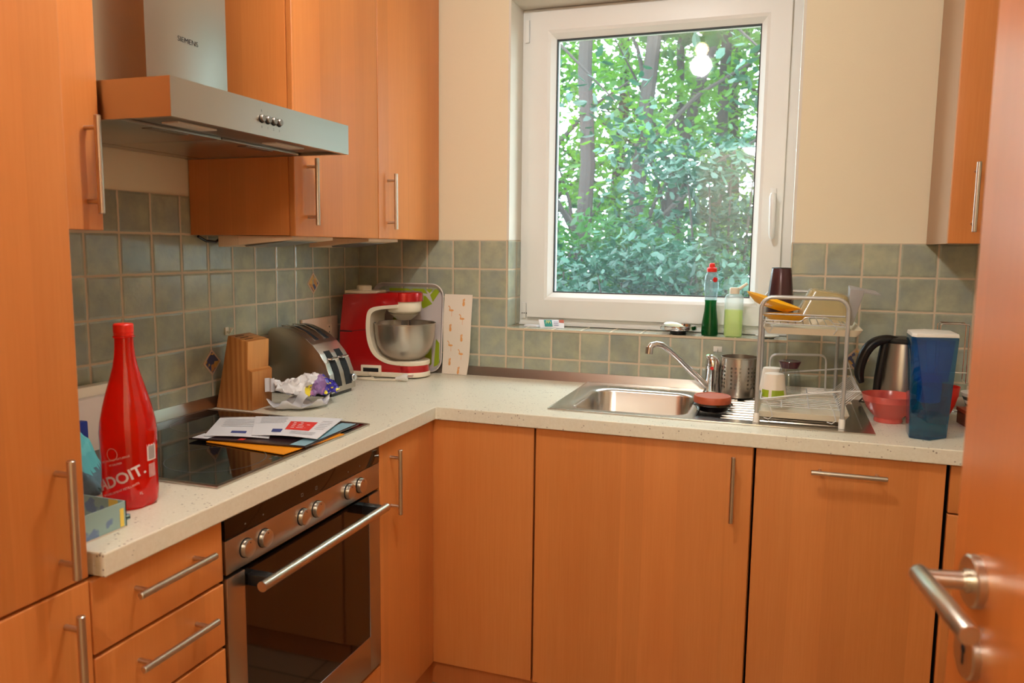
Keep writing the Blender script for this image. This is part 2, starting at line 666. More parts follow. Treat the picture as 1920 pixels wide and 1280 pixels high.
class MB:
    def __init__(s):
        s.bm = bmesh.new()
        s.mi = 0
        s.sm = True

    def _v(s, p): return s.bm.verts.new(p)

    def face(s, pts):
        try:
            f = s.bm.faces.new([s._v(p) for p in pts])
        except ValueError:
            return None
        f.material_index = s.mi
        return f

    def box(s, x0, x1, y0, y1, z0, z1, bev=0.0, seg=2):
        n0 = set(s.bm.verts)
        v = [s._v((x, y, z)) for x in (x0, x1) for y in (y0, y1) for z in (z0, z1)]
        fs = []
        for idx in ((0, 1, 3, 2), (4, 6, 7, 5), (0, 4, 5, 1), (2, 3, 7, 6), (0, 2, 6, 4), (1, 5, 7, 3)):
            f = s.bm.faces.new([v[i] for i in idx])
            f.material_index = s.mi
            fs.append(f)
        if bev:
            es = {e for f in fs for e in f.edges}
            bmesh.ops.bevel(s.bm, geom=list(es), offset=bev, segments=seg, affect='EDGES', profile=0.6, clamp_overlap=True)
        return s

    def hexa(s, b, t, bev=0.0):
        """solid between two quads (or n-gons) given as point lists"""
        n = len(b)
        vb = [s._v(p) for p in b]
        vt = [s._v(p) for p in t]
        fs = [s.bm.faces.new(vb[::-1]), s.bm.faces.new(vt)]
        for i in range(n):
            j = (i + 1) % n
            fs.append(s.bm.faces.new((vb[i], vb[j], vt[j], vt[i])))
        for f in fs: f.material_index = s.mi
        if bev:
            es = {e for f in fs for e in f.edges}
            bmesh.ops.bevel(s.bm, geom=list(es), offset=bev, segments=2, affect='EDGES', profile=0.6, clamp_overlap=True)
        return s

    def prism(s, pts, axis, a, b, bev=0.0):
        def mk(p, q):
            return {0: (q, p[0], p[1]), 1: (p[0], q, p[1]), 2: (p[0], p[1], q)}[axis]
        return s.hexa([mk(p, a) for p in pts], [mk(p, b) for p in pts], bev)

    def tube(s, path, r, seg=10, closed=False, caps=True):
        pts = [Vector(p) for p in path]
        rs = r if isinstance(r, (list, tuple)) else [r] * len(pts)
        n = len(pts)
        rings = []
        prev = None
        for i, p in enumerate(pts):
            if closed:
                d = (pts[(i + 1) % n] - pts[i - 1]).normalized()
            else:
                d = (pts[min(i + 1, n - 1)] - pts[max(i - 1, 0)]).normalized()
            if prev is None:
                a = Vector((0, 0, 1)) if abs(d.z) < 0.9 else Vector((1, 0, 0))
                u = d.cross(a).normalized()
            else:
                u = (prev - d * prev.dot(d)).normalized()
            prev = u
            v = d.cross(u)
            rings.append([s._v(p + (u * math.cos(2 * PI * k / seg) + v * math.sin(2 * PI * k / seg)) * rs[i]) for k in range(seg)])
        m = n if closed else n - 1
        for i in range(m):
            A, B = rings[i], rings[(i + 1) % n]
            for k in range(seg):
                l = (k + 1) % seg
                f = s.bm.faces.new((A[k], A[l], B[l], B[k]))
                f.material_index = s.mi
        if caps and not closed:
            for q in (rings[0][::-1], rings[-1]):
                f = s.bm.faces.new(q)
                f.material_index = s.mi
        return s

    def cyl(s, p0, p1, r, seg=24):
        return s.tube([p0, p1], r, seg)

    def lathe(s, prof, c=(0, 0, 0), seg=40, axis=2, cap0=True, cap1=True, mod=None):
        """prof: (r, h) list, turned about an axis through c"""
        rings = []
        for i, (r, h) in enumerate(prof):
            ring = []
            for k in range(seg):
                a = 2 * PI * k / seg
                rr = r * (mod(a, i, h) if mod else 1)
                x, y = rr * math.cos(a), rr * math.sin(a)
                p = {2: (x, y, h), 0: (h, x, y), 1: (x, h, y)}[axis]
                ring.append(s._v((p[0] + c[0], p[1] + c[1], p[2] + c[2])))
            rings.append(ring)
        for A, B in zip(rings, rings[1:]):
            for k in range(seg):
                l = (k + 1) % seg
                f = s.bm.faces.new((A[k], A[l], B[l], B[k]))
                f.material_index = s.mi
        if cap0:
            f = s.bm.faces.new(rings[0][::-1]); f.material_index = s.mi
        if cap1:
            f = s.bm.faces.new(rings[-1]); f.material_index = s.mi
        return s

    def ring(s, x0, x1, z0, z1, wd, y0, y1, yi=None, axis=1):
        """picture-frame solid in the xz plane, front at y0, back at y1; yi = front depth at the inner edge"""
        yi = y0 if yi is None else yi
        o = [(x0, z0), (x1, z0), (x1, z1), (x0, z1)]
        i = [(x0 + wd, z0 + wd), (x1 - wd, z0 + wd), (x1 - wd, z1 - wd), (x0 + wd, z1 - wd)]
        for k in range(4):
            l = (k + 1) % 4
            s.hexa([(o[k][0], y1, o[k][1]), (o[l][0], y1, o[l][1]), (i[l][0], y1, i[l][1]), (i[k][0], y1, i[k][1])],
                   [(o[k][0], y0, o[k][1]), (o[l][0], y0, o[l][1]), (i[l][0], yi, i[l][1]), (i[k][0], yi, i[k][1])])
        return s

    def text(s, txt, size, fn, align='CENTER', bold=0.0, thick=0.0):
        cu = bpy.data.curves.new('t', 'FONT')
        cu.body = txt
        cu.size = size
        cu.align_x = align
        cu.offset = bold
        cu.resolution_u = 3
        ob = bpy.data.objects.new('t', cu)
        me = ob.to_mesh()
        vs = [s._v(fn(v.co.x, v.co.y)) for v in me.vertices]
        for p in me.polygons:
            try:
                f = s.bm.faces.new([vs[i] for i in p.vertices])
                f.material_index = s.mi
            except ValueError:
                pass
        ob.to_mesh_clear()
        bpy.data.objects.remove(ob)
        return s

    def xform(s, M):
        bmesh.ops.transform(s.bm, matrix=M, verts=s.bm.verts)
        return s

    def build(s, name, mats, parent=None, loc=None, local=False, angle=35, flat=False, fixn=True):
        """world-space mesh -> object; loc = where a single-mesh thing has its origin"""
        bm = s.bm
        if fixn:
            bmesh.ops.recalc_face_normals(bm, faces=bm.faces)
        me = bpy.data.meshes.new(name)
        off = wloc(parent) if parent else Vector(loc or (0, 0, 0))
        if not local:
            bmesh.ops.translate(bm, vec=-off, verts=bm.verts)
        bm.to_mesh(me)
        bm.free()
        if not flat:
            for p in me.polygons: p.use_smooth = True
            me.set_sharp_from_angle(angle=math.radians(angle))
        for m in ([mats] if isinstance(mats, str) else mats):
            me.materials.append(MATS[m])
        o = bpy.data.objects.new(name, me)
        col.objects.link(o)
        if parent:
            o.parent = parent
        else:
            o.location = off
        return o


def bx(name, m, parent, x0, x1, y0, y1, z0, z1, bev=0.0, loc=None):
    return MB().box(x0, x1, y0, y1, z0, z1, bev).build(name, m, parent, loc)


def struct(o, label, cat):
    return tag(o, label, cat, None, 'structure')


def cells(xs, ys, fill, z0, z1):
    """slab made of the filled cells of a grid, with walls only round its outline"""
    mb = MB()
    nx, ny = len(xs) - 1, len(ys) - 1
    V = {}

    def v(i, j, z):
        k = (i, j, z)
        if k not in V: V[k] = mb._v((xs[i], ys[j], z))
        return V[k]
    F = lambda i, j: 0 <= i < nx and 0 <= j < ny and fill(i, j)
    for i in range(nx):
        for j in range(ny):
            if not F(i, j): continue
            mb.bm.faces.new((v(i, j, z1), v(i + 1, j, z1), v(i + 1, j + 1, z1), v(i, j + 1, z1)))
            mb.bm.faces.new((v(i, j, z0), v(i, j + 1, z0), v(i + 1, j + 1, z0), v(i + 1, j, z0)))
            for (di, dj, a, b) in ((-1, 0, (i, j), (i, j + 1)), (1, 0, (i + 1, j), (i + 1, j + 1)), (0, -1, (i, j), (i + 1, j)), (0, 1, (i, j + 1), (i + 1, j + 1))):
                if not F(i + di, j + dj):
                    mb.bm.faces.new((v(*a, z0), v(*b, z0), v(*b, z1), v(*a, z1)))
    return mb


# ================================================================== SETTING
WX0, WX1 = 0.609, 1.567      # window opening
WZ0, WZ1 = 1.0805, 2.222
XR, YF, ZC = 2.42, -2.60, 2.50
struct(bx('floor', 'floor_tiles', None, -0.2, XR + .2, -4.2, 0.35, -0.06, 0), 'beige square floor tiles between the cabinet plinths', 'floor')
struct(bx('ceiling', 'ceiling_paint', None, -0.2, XR + .2, -4.2, 0.35, ZC, ZC + .1), 'plain painted kitchen ceiling', 'ceiling')
struct(bx('wall_left', 'plaster', None, -0.2, -0.003, -4.2, 0.35, 0, ZC), 'cream plaster wall seen between hood and tiles', 'wall')
struct(bx('wall_right', 'plaster', None, XR, XR + .2, -4.2, 0.35, 0, ZC), 'cream wall hidden behind the open door', 'wall')
struct(bx('wall_rear', 'plaster', None, -0.2, XR + .2, -4.2, -4.0, 0, ZC), 'cream wall of the hall opposite the kitchen', 'wall')
mb = MB()
for a in ((-.003, WX0 - .008, 0, ZC), (WX1 + .008, XR, 0, ZC), (WX0 - .008, WX1 + .008, 0, WZ0 - .012), (WX0 - .008, WX1 + .008, WZ1 + .006, ZC)):
    mb.box(a[0], a[1], 0.003, 0.35, a[2], a[3])
struct(mb.build('wall_back', 'plaster'), 'cream textured wall around the window', 'wall')
mb = MB()
mb.box(-.003, 0.95, YF - .12, YF, 0, ZC)
mb.box(1.90, XR, YF - .12, YF, 0, ZC)
mb.box(0.95, 1.90, YF - .12, YF, 2.06, ZC)
struct(mb.build('wall_front', 'plaster'), 'cream partition wall with the kitchen doorway', 'wall')
# plastered window reveal, lit by the daylight
mb = MB()
mb.box(WX0 - .008, WX0, 0.003, .34, ZR + .001, WZ1)
mb.box(WX1, WX1 + .008, 0.003, .34, ZR + .001, WZ1)
mb.box(WX0 - .008, WX1 + .008, 0.003, .34, WZ1, WZ1 + .006)
struct(mb.build('trim_1', 'plaster_reveal'), 'smooth white plaster lining of the window recess above the tiles', 'trim')
# tiled splashback
mb = MB(); mb.box(-.004, 0, -1.82, 0, 0.9, ZR); mb.box(-.004, 0, -1.515, -.907, ZR, ZR + T - .001)
struct(mb.build('trim_2', 'tile_left'), 'grey green tiled splashback behind cooktop and toaster', 'splashback')
struct(bx('trim_3', 'tile_back_a', None, 0, WX0, 0, .006, .9, ZR), 'grey green tiles behind the red mixer and left of the window', 'splashback')
struct(bx('trim_4', 'tile_back_b', None, WX0, WX1, 0, .006, .9, WZ0 - .009), 'grey green tiles below the window sill', 'splashback')
struct(bx('trim_5', 'tile_back_c', None, WX1, XR, 0, .006, .9, ZR), 'grey green tiles right of the window behind the kettle', 'splashback')
struct(bx('trim_6', 'tile_sill', None, WX0, WX1, 0.0, .33, WZ0 - .008, WZ0), 'tiled window sill with bottles and soap', 'sill')
mb = MB(); mb.box(WX0 - .007, WX0, 0.007, .33, WZ0 - .008, ZR); mb.box(WX1, WX1 + .007, 0.007, .33, WZ0 - .008, ZR)
struct(mb.build('trim_7', 'tile_reveal'), 'tiled lower part of the window recess sides', 'splashback')
# steel upstand along both walls
mb = MB()
mb.prism([(0.0, .9), (.014, .9), (.011, .912), (.004, .932), (0.0, .932)], 1, -1.80, -.014)
struct(mb.build('trim_8', 'steel'), 'brushed steel upstand strip along the left wall', 'upstand')
mb = MB()
mb.prism([(0.0, .9), (-.014, .9), (-.011, .912), (-.004, .932), (0.0, .932)], 0, 0.0, 2.40)
struct(mb.build('trim_9', 'steel'), 'brushed steel upstand strip below the back wall tiles', 'upstand')
# patterned diamond inlays
for i, (ax, c, z, lab) in enumerate(((0, -3 * T, 1.2377, 'small patterned diamond inlay between the tiles above the socket'),
                                     (0, -8 * T, 1.030, 'small patterned diamond inlay on the tiles beside the knife block'),
                                     (1, 1.5673 + 2 * T, 1.030, 'small patterned diamond inlay on the tiles behind the kettle handle'))):
    t = thing('tile_inlay', lab, 'tile', (0, c, z) if ax == 0 else (c, 0, z), 'patterned diamond inlays')
    for nm, s_, th, m in (('rim', .039, .0012, 'diamond_rim'), ('motif', .031, .002, 'diamond_motif')):
        q = MB()
        pts = [(c - s_ * .95, z), (c, z - s_), (c + s_ * .95, z), (c, z + s_)]
        q.prism(pts, ax, 0, th if ax == 0 else -th)
        q.build(nm, m, t, flat=True)

# ================================================================== WINDOW
win = thing('window_1', 'white plastic framed window looking out on the trees', 'window', (1.088, .13, WZ0), kind='structure')
fr = MB(); fr.ring(WX0 + .001, WX1 - .001, WZ0 + .002, WZ1 - .002, .052, .136, .20)
fr.box(WX0 + .001, WX1 - .001, .128, .2, WZ0 + .002, WZ0 + .010)
fr.build('frame', 'white_pvc', win, angle=20)
sa = MB()
sa.ring(.643, 1.533, 1.112, 2.206, .066, .118, .19)
sa.ring(.709, 1.467, 1.178, 2.140, .010, .1185, .19, .123)
sa.ring(.719, 1.457, 1.188, 2.130, .017, .123, .19, .142)
sash = sa.build('sash', 'white_pvc', win, angle=15)
g = MB(); g.ring(.736, 1.440, 1.205, 2.113, .004, .143, .158)
g.build('gasket', 'gasket', sash)
g = MB(); g.face([(.738, .150, 1.207), (1.438, .150, 1.207), (1.438, .150, 2.111), (.738, .150, 2.111)])
g.build('pane', 'window_pane', sash, flat=True)
h = MB()
h.box(1.490, 1.512, .108, .118, 1.505, 1.575, .004)
h.cyl((1.501, .108, 1.545), (1.501, .082, 1.545), .008, 14)
h.tube([(1.501, .084, 1.555), (1.501, .080, 1.545), (1.502, .078, 1.50), (1.503, .080, 1.42), (1.503, .084, 1.408)], [.008, .0115, .011, .010, .006], 14)
h.build('handle', 'white_pvc', win)
for z0, z1 in ((2.105, 2.185), (1.105, 1.165)):
    hb = MB(); hb.box(.619, .636, .127, .1365, z0, z1, .004); hb.build('hinge_cover', 'white_pvc', win)
hp = MB(); [hp.cyl((.622 + k * .008, .1365, 1.125), (.622 + k * .008, .125, 1.125), .0022, 8) for k in range(3)]
hp.build('hinge_pin', 'ink', win)

# ================================================================== CABINETS
FX = 0.583   # front plane of the left run
FY = -0.583  # front plane of the back run


def handle(parent, a, b, out, r=.006, post=.030, inset=.022):
    """bar handle from a to b (bar axis points) with two posts going back along -out"""
    a, b, out = Vector(a), Vector(b), Vector(out)
    d = (b - a).normalized()
    q = MB()
    q.tube([a, a + d * .001, b - d * .001, b], [r * .8, r, r, r * .8], 16)
    for p in (a + d * inset, b - d * inset):
        q.cyl(p, p - out * post, r * .72, 12)
    return q.build('handle', 'handle_steel', parent)


def front(name, parent, face, a0, a1, z0, z1, th=.018, m='wood_front'):
    """door or drawer front: face 'x' = lies in x plane at FX..., a = y range; face 'y' likewise"""
    q = MB()
    p, kind = face
    if kind == 'x':
        q.box(p - th, p, a0, a1, z0, z1, .0028, 3)
    else:
        q.box(a0, a1, p, p + th, z0, z1, .0028, 3)
    return q.build(name, m, parent)


G = .0025
# tall cabinet at the far left
t = thing('tall_cabinet', 'tall orange wood cabinet at the left edge, reaching above the worktop', 'cabinet', (.29, -2.11, 0))
bx('body', 'wood_side', t, 0, FX - .02, -2.41, -1.816, .1, 2.32)
bx('plinth', 'wood_side', t, .05, FX - .06, -2.41, -1.816, 0, .1)
d = front('door', t, (FX, 'x'), -2.41, -1.814, .868, 2.32)
handle(d, (.615, -1.862, 1.064), (.615, -1.862, .888), (1, 0, 0))
d = front('door', t, (FX, 'x'), -2.41, -1.814, .10, .863)
handle(d, (.615, -1.860, .833), (.615, -1.860, .655), (1, 0, 0))

# drawer unit left run
t = thing('drawer_cabinet', 'narrow orange wood drawer unit left of the oven', 'cabinet', (.29, -1.665, 0))
bx('body', 'carcass_dark', t, .02, FX - .02, -1.810, -1.519, .1, .862)
bx('plinth', 'wood_side', t, .05, FX - .06, -1.811, -1.518, 0, .1)
for z0, z1 in ((.740, .860), (.612, .736), (.484, .608), (.294, .480), (.10, .290)):
    d = front('drawer', t, (FX, 'x'), -1.811, -1.518, z0 + .001, z1 - .001)
    zc = min(z1 - .046, (z0 + z1) / 2 + .016) if z0 > .45 else z1 - .06
    handle(d, (.613, -1.748, zc), (.613, -1.571, zc), (1, 0, 0))

# oven
t = thing('built_in_oven', 'built-in steel oven with dark glass door and six round knobs', 'oven', (.29, -1.215, .27))
bx('body', 'dark_gap', t, .06, FX - .012, -1.514, -.918, .262, .861)
cpn = MB(); cpn.box(FX - .012, FX + .002, -1.512, -.920, .748, .8145, .0015); cp = cpn.build('control_panel', 'steel', t)
q = MB(); q.box(FX - .012, FX + .002, -1.512, -.920, .8155, .861, .001); dsp = q.build('display_strip', 'oven_glass', t)
for yc in (-1.454, -1.398, -1.263, -1.208, -1.072, -1.018):
    q = MB()
    q.text('+' if yc < -1.3 or yc > -1.1 else '\u25a1', .010, lambda x, y, yc=yc: (FX + .0024, yc + x, .827 + y))
    q.build('symbol', 'symbol_grey', dsp, flat=True)
for yc in (-1.454, -1.398, -1.263, -1.208, -1.072, -1.018):
    q = MB(); q.cyl((FX + .002, yc, .782), (FX + .003, yc, .782), .0195, 32)
    rg = q.build('knob_gap', 'dark_gap', cp)
    q = MB(); q.lathe([(.0178, FX + .003), (.0182, FX + .010), (.0172, FX + .013), (.0155, FX + .0135)], (0, yc, .782), 32, 0)
    k = q.build('knob', 'handle_steel', t)
    q = MB(); q.cyl((FX + .0135, yc, .794), (FX + .014, yc, .794), .0014, 10); q.build('knob_mark', 'ink', k)
q = MB()
q.box(FX - .010, FX + .003, -1.512, -1.460, .268, .741, .0015)
q.box(FX - .010, FX + .003, -.974, -.920, .268, .741, .0015)
q.box(FX - .010, FX + .003, -1.460, -.974, .268, .366, .0015)
dr = q.build('door', 'steel', t)
q = MB(); q.box(FX - .009, FX + .0015, -1.4602, -.9738, .3658, .741); q.build('door_glass', 'oven_glass', dr)
q = MB()
prof = []
for k in range(25):
    a = PI + .35 + (2 * PI - .7) * k / 24
    prof.append((.632 - .0105 * math.cos(a - PI), .716 + .0105 * math.sin(a - PI)))
q.tube([(.632, -1.470, .716), (.632, -.968, .716)], .0105, 28)
hd = q.build('door_handle', 'handle_steel', dr)
for yc in (-1.44, -.998):
    q = MB(); q.box(FX + .001, .628, yc - .012, yc + .012, .704, .728, .003)
    q.build('handle_bracket', 'black_plastic', hd)

# oven housing under the oven
t = thing('oven_housing_cabinet', 'orange wood housing panel under the built-in oven', 'cabinet', (.29, -1.215, 0))
bx('body', 'carcass_dark', t, .02, FX - .02, -1.517, -.915, .1, .255)
front('panel', t, (FX, 'x'), -1.514, -.918, .197, .258)
front('panel', t, (FX, 'x'), -1.514, -.918, .10, .193)
bx('plinth', 'wood_side', t, .05, FX - .06, -1.518, -.915, 0, .1)

# corner cabinet with two leaves meeting at right angles
t = thing('corner_cabinet', 'orange wood corner cabinet with two leaves meeting in the inner corner', 'cabinet', (.5, -.45, 0))
q = MB(); q.box(.02, FX - .022, -.912, -.02, .1, .860); q.box(FX - .022, .898, FY + .022, -.02, .1, .860)
q.build('body', 'wood_side', t)
d = front('door', t, (FX, 'x'), -.9145, FY - .0005, .094, .860)
handle(d, (.613, -.855, .834), (.613, -.855, .657), (1, 0, 0))
front('door', t, (FY, 'y'), FX - .017, .8975, .094, .860)
q = MB(); q.box(.40, .56, -.915, -.52, 0, .094); q.box(.50, .898, -.54, -.50, 0, .094)
q.build('plinth', 'wood_side', t)

# sink cabinet
t = thing('sink_cabinet', 'wide orange wood cabinet under the sink with one vertical handle', 'cabinet', (1.2, -.30, 0))
q = MB(); q.box(.904, .922, -.56, -.02, .1, .86); q.box(1.480, 1.498, -.56, -.02, .1, .86); q.box(.922, 1.480, -.56, -.02, .1, .118)
q.build('body', 'wood_side', t)
d = front('door', t, (FY, 'y'), .9035, 1.4965, .092, .860)
handle(d, (1.449, -.613, .836), (1.449, -.613, .659), (0, -1, 0))
bx('plinth', 'wood_side', t, .904, 1.498, -.54, -.50, 0, .1)

# dishwasher behind a matching front
t = thing('dishwasher', 'built-in dishwasher behind an orange wood front with horizontal handle', 'dishwasher', (1.725, -.30, 0))
bx('body', 'carcass_dark', t, 1.507, 1.943, -.56, -.03, .09, .858)
d = front('door', t, (FY, 'y'), 1.5035, 1.9445, .092, .860)
handle(d, (1.638, -.613, .816), (1.814, -.613, .816), (0, -1, 0))
bx('plinth', 'wood_side', t, 1.504, 1.945, -.54, -.50, 0, .1)

# drawer unit right
t = thing('drawer_cabinet', 'orange wood drawer unit at the right end, half hidden by the door', 'cabinet', (2.17, -.30, 0))
bx('body', 'carcass_dark', t, 1.956, 2.398, -.56, -.03, .1, .858)
for z0, z1 in ((.740, .860), (.485, .736), (.292, .481), (.092, .288)):
    d = front('drawer', t, (FY, 'y'), 1.9535, 2.400, z0, z1)
    handle(d, (2.09, -.613, z1 - .044), (2.266, -.613, z1 - .044), (0, -1, 0))
bx('plinth', 'wood_side', t, 1.956, 2.398, -.54, -.50, 0, .1)

# worktop
xs = [0.0008, .03, .527, .597, .94, 1.335, 1.77, 2.405]
ys = [-1.797, -1.465, -.895, -.597, -.497, -.07, -.0008]


def fillw(i, j):
    x = (xs[i] + xs[i + 1]) / 2
    y = (ys[j] + ys[j + 1]) / 2
    if x > .597 and y < -.597: return False
    if .03 < x < .527 and -1.465 < y < -.895: return False
    if .94 < x < 1.335 and -.497 < y < -.07: return False
    return True


mb = cells(xs, ys, fillw, .862, .900)
o = mb.build('worktop', 'worktop', None, (.5, -.5, .862), flat=True)
bv = o.modifiers.new('b', 'BEVEL'); bv.width = .0025; bv.segments = 2; bv.limit_method = 'ANGLE'
tag(o, 'L-shaped cream speckled worktop running along both walls', 'worktop')

# wall cabinets on the left wall
UX = .338
ZU = 1.392


def wallcab(y0, y1, hy, label, dz=0):
    t = thing('wall_cabinet', label, 'cabinet', (.17, (y0 + y1) / 2, ZU))
    q = MB(); q.box(0.001, UX - .019, y0, y1, ZU + .002, 2.30, .001)
    q.build('body', 'wood_front', t)
    d = front('door', t, (UX, 'x'), y0 + .001, y1 - .001, ZU, 2.30)
    handle(d, (.368, hy, 1.598), (.368, hy, 1.422), (1, 0, 0))
    return t


wallcab(-.9065, -.4605, -.846, 'orange wood wall cabinet right next to the hood')
wallcab(-.4585, -.002, -.398, 'orange wood wall cabinet in the corner above the mixer')
wallcab(-1.812, -1.519, -1.552, 'narrow orange wood wall cabinet left of the hood')

# glass-door wall cabinet on the right
t = thing('wall_cabinet', 'wall cabinet with framed glass door right of the window', 'cabinet', (2.17, -.17, ZU))
q = MB()
x0, x1 = 1.951, 2.40
q.box(x0, x0 + .018, -.325, -.001, ZU, 2.30); q.box(x1 - .018, x1, -.325, -.001, ZU, 2.30)
q.box(x0 + .018, x1 - .018, -.325, -.001, ZU, ZU + .018); q.box(x0 + .018, x1 - .018, -.325, -.001, 2.282, 2.30)
q.box(x0 + .018, x1 - .018, -.012, -.001, ZU + .018, 2.282)
q.build('body', 'side_panel', t)
for z in (1.62, 1.86, 2.08): bx('shelf', 'white_plastic', t, x0 + .019, x1 - .019, -.30, -.014, z, z + .016)
q = MB()
q.box(x0 - .001, x0 + .077, -.345, -.327, ZU, 2.30, .0028); q.box(x1 - .077, x1, -.345, -.327, ZU, 2.30, .0028)
q.box(x0 + .077, x1 - .077, -.345, -.327, ZU, 1.474, .001); q.box(x0 + .077, x1 - .077, -.345, -.327, 2.22, 2.30, .001)
d = q.build('door', 'wood_front', t)
q = MB(); q.box(x0 + .077, x1 - .077, -.338, -.334, 1.474, 2.22); q.build('door_glass', 'clear_glass', d)
handle(d, (2.003, -.375, 1.598), (2.003, -.375, 1.421), (0, -1, 0))
# crockery inside, half seen through the glass edge
for k, (zz, c, lab) in enumerate(((1.41, 'white_plastic', 'white mug behind the glass of the right wall cabinet, bottom board'),
                                  (1.636, 'dark_blue', 'blue mug behind the glass of the right wall cabinet, first shelf'),
                                  (1.876, 'white_plastic', 'white mug behind the glass of the right wall cabinet, second shelf'))):
    q = MB(); q.lathe([(.034, zz), (.040, zz + .01), (.040, zz + .095), (.036, zz + .095), (.036, zz + .01)], (2.06, -.25, 0), 24)
    tag(q.build('mug', c, None, (2.06, -.25, zz)), lab, 'mug', 'mugs in the glass cabinet')

# wedge luminaires under the wall cabinets
for y, x0, x1, lab in ((-.885, .075, .312, 'wedge-shaped under-cabinet light nearest the hood'), (-.435, .068, .288, 'wedge-shaped under-cabinet light above the toaster')):
    t = thing('under_cabinet_light', lab, 'light', (.19, y, 1.36), 'under-cabinet lights')
    q = MB(); q.prism([(x0, 1.3925), (x1, 1.3925), (x1, 1.3835), (x0, 1.362)], 1, y, y + .20); q.build('housing', 'luminaire_wood', t, flat=True)
    q = MB(); q.prism([(x0 + .07, 1.3672), (x1 - .04, 1.3788), (x1 - .04, 1.3778), (x0 + .075, 1.3635)], 1, y + .02, y + .18); lens = q.build('lens', 'lens_metal', t)
t = MB(); t.tube([(.02, -.80, 1.392), (.02, -.83, 1.375), (.02, -.87, 1.378), (.02, -.90, 1.39)], .004, 8)
tag(t.build('power_cable', 'black_plastic', None, (.02, -.85, 1.39)), 'short black cable loop under the wall cabinet beside the hood', 'cable')

# ================================================================== HOOD
t = thing('range_hood', 'stainless steel extractor hood with tall chimney on the left wall', 'hood', (.25, -1.215, 1.594))
q = MB()
HY0, HY1 = -1.5145, -.9075
q.box(.488, .500, HY0 + .012, HY1 - .012, 1.596, 1.667)
q.box(0.002, .500, HY0, HY0 + .012, 1.596, 1.667)
q.box(0.002, .500, HY1 - .012, HY1, 1.596, 1.667)
q.box(0.002, .488, HY0 + .012, HY1 - .012, 1.655, 1.667)
q.box(0.002, .05, HY0 + .012, HY1 - .012, 1.597, 1.655)
body = q.build('body', 'steel', t)
q = MB(); q.box(.05, .484, HY0 + .012, HY1 - .012, 1.603, 1.606); q.build('underside', 'steel_dark', t)
for a, b in ((HY0 + .016, -1.2165), (-1.2135, HY1 - .016)):
    q = MB(); q.box(.055, .365, a, b, 1.597, 1.6025, .001); f = q.build('filter', 'steel', t)
    q = MB(); q.box(.33, .355, (a + b) / 2 - .05, (a + b) / 2 + .05, 1.5955, 1.597); q.build('filter_latch', 'steel_dark', f)
for yc in (-1.37, -1.06):
    q = MB(); q.box(.395, .435, yc - .055, yc + .055, 1.600, 1.6035, .001); q.build('lamp_cover', 'white_plastic', t)
q = MB(); q.box(.002, .285, -1.342, -1.090, 1.667, 2.495, .001); ch = q.build('chimney', 'steel', t)
q = MB(); q.text('SIEMENS', .0155, lambda x, y: (.2856, -1.218 + x * 1.12, 1.806 + y)); q.build('lettering', 'ink', ch, flat=True)
for yc in (-1.255, -1.235, -1.215, -1.195):
    q = MB(); q.cyl((.500, yc, 1.631), (.501, yc, 1.631), .0088, 24); q.build('button_gap', 'dark_gap', body)
    q = MB(); q.lathe([(.0072, .5005), (.0072, .506), (.0062, .507)], (0, yc, 1.632), 24, 0); q.build('button', 'steel_dark', t)
q = MB()
for yc, s_ in ((-1.255, '8'), (-1.235, '\u00b7')): q.text(s_, .007, lambda x, y, yc=yc: (.5004, yc + x, 1.645 + y))
for yc, s_ in ((-1.255, '0'), (-1.235, '1'), (-1.215, '2'), (-1.195, '3')): q.text(s_, .007, lambda x, y, yc=yc: (.5004, yc + x, 1.612 + y))
q.build('button_marks', 'ink', body, flat=True)

# ================================================================== COOKTOP
t = thing('cooktop', 'black ceramic cooktop with steel frame set into the worktop', 'cooktop', (.28, -1.18, .90))
CX0, CX1, CY0, CY1 = .020, .540, -1.475, -.884
q = MB()
for a in ((CX0, CX1, CY0, CY0 + .010), (CX0, CX1, CY1 - .010, CY1), (CX0, CX0 + .010, CY0 + .010, CY1 - .010), (CX1 - .010, CX1, CY0 + .010, CY1 - .010)):
    q.box(*a, .9005, .9055, .0015)
q.build('frame', 'steel', t)
q = MB(); q.box(CX0 + .010, CX1 - .010, CY0 + .010, CY1 - .010, .895, .9045); gl = q.build('glass', 'black_glass', t, flat=True)
for cx, cy, r in ((.40, -1.31, .105), (.15, -1.33, .075), (.15, -1.04, .09), (.40, -1.04, .075)):
    q = MB()
    for k in range(48):
        a, b = 2 * PI * k / 48, 2 * PI * (k + 1) / 48
        q.face([(cx + (r + e) * math.cos(c), cy + (r + e) * math.sin(c), .9047) for c, e in ((a, -.0008), (b, -.0008), (b, .0008), (a, .0008))])
    q.build('cooking_zone', 'ring_mark', gl, flat=True)
for yy in (-1.27, -1.25, -1.10, -1.08):
    q = MB(); q.box(.505, .511, yy, yy + .008, .9045, .9047); q.build('touch_mark', 'ring_mark', gl, flat=True)

# ================================================================== SINK
t = thing('sink', 'stainless steel sink with basin and ribbed drainer under the window', 'sink', (1.35, -.26, .90))


def rrect(x0, x1, y0, y1, r, n=8):
    o = []
    for cx, cy, a0 in ((x1 - r, y1 - r, 0), (x0 + r, y1 - r, PI / 2), (x0 + r, y0 + r, PI), (x1 - r, y0 + r, 1.5 * PI)):
        for k in range(n + 1):
            a = a0 + PI / 2 * k / n
            o.append((cx + r * math.cos(a), cy + r * math.sin(a)))
    return o


def loft(mb, loops):
    rings = [[mb._v(p) for p in L] for L in loops]
    for A, B in zip(rings, rings[1:]):
        n = len(A)
        for k in range(n):
            l = (k + 1) % n
            f = mb.bm.faces.new((A[k], A[l], B[l], B[k])); f.material_index = mb.mi
    return rings


q = MB()
SX0, SX1, SY0, SY1 = .916, 1.790, -.508, -.018


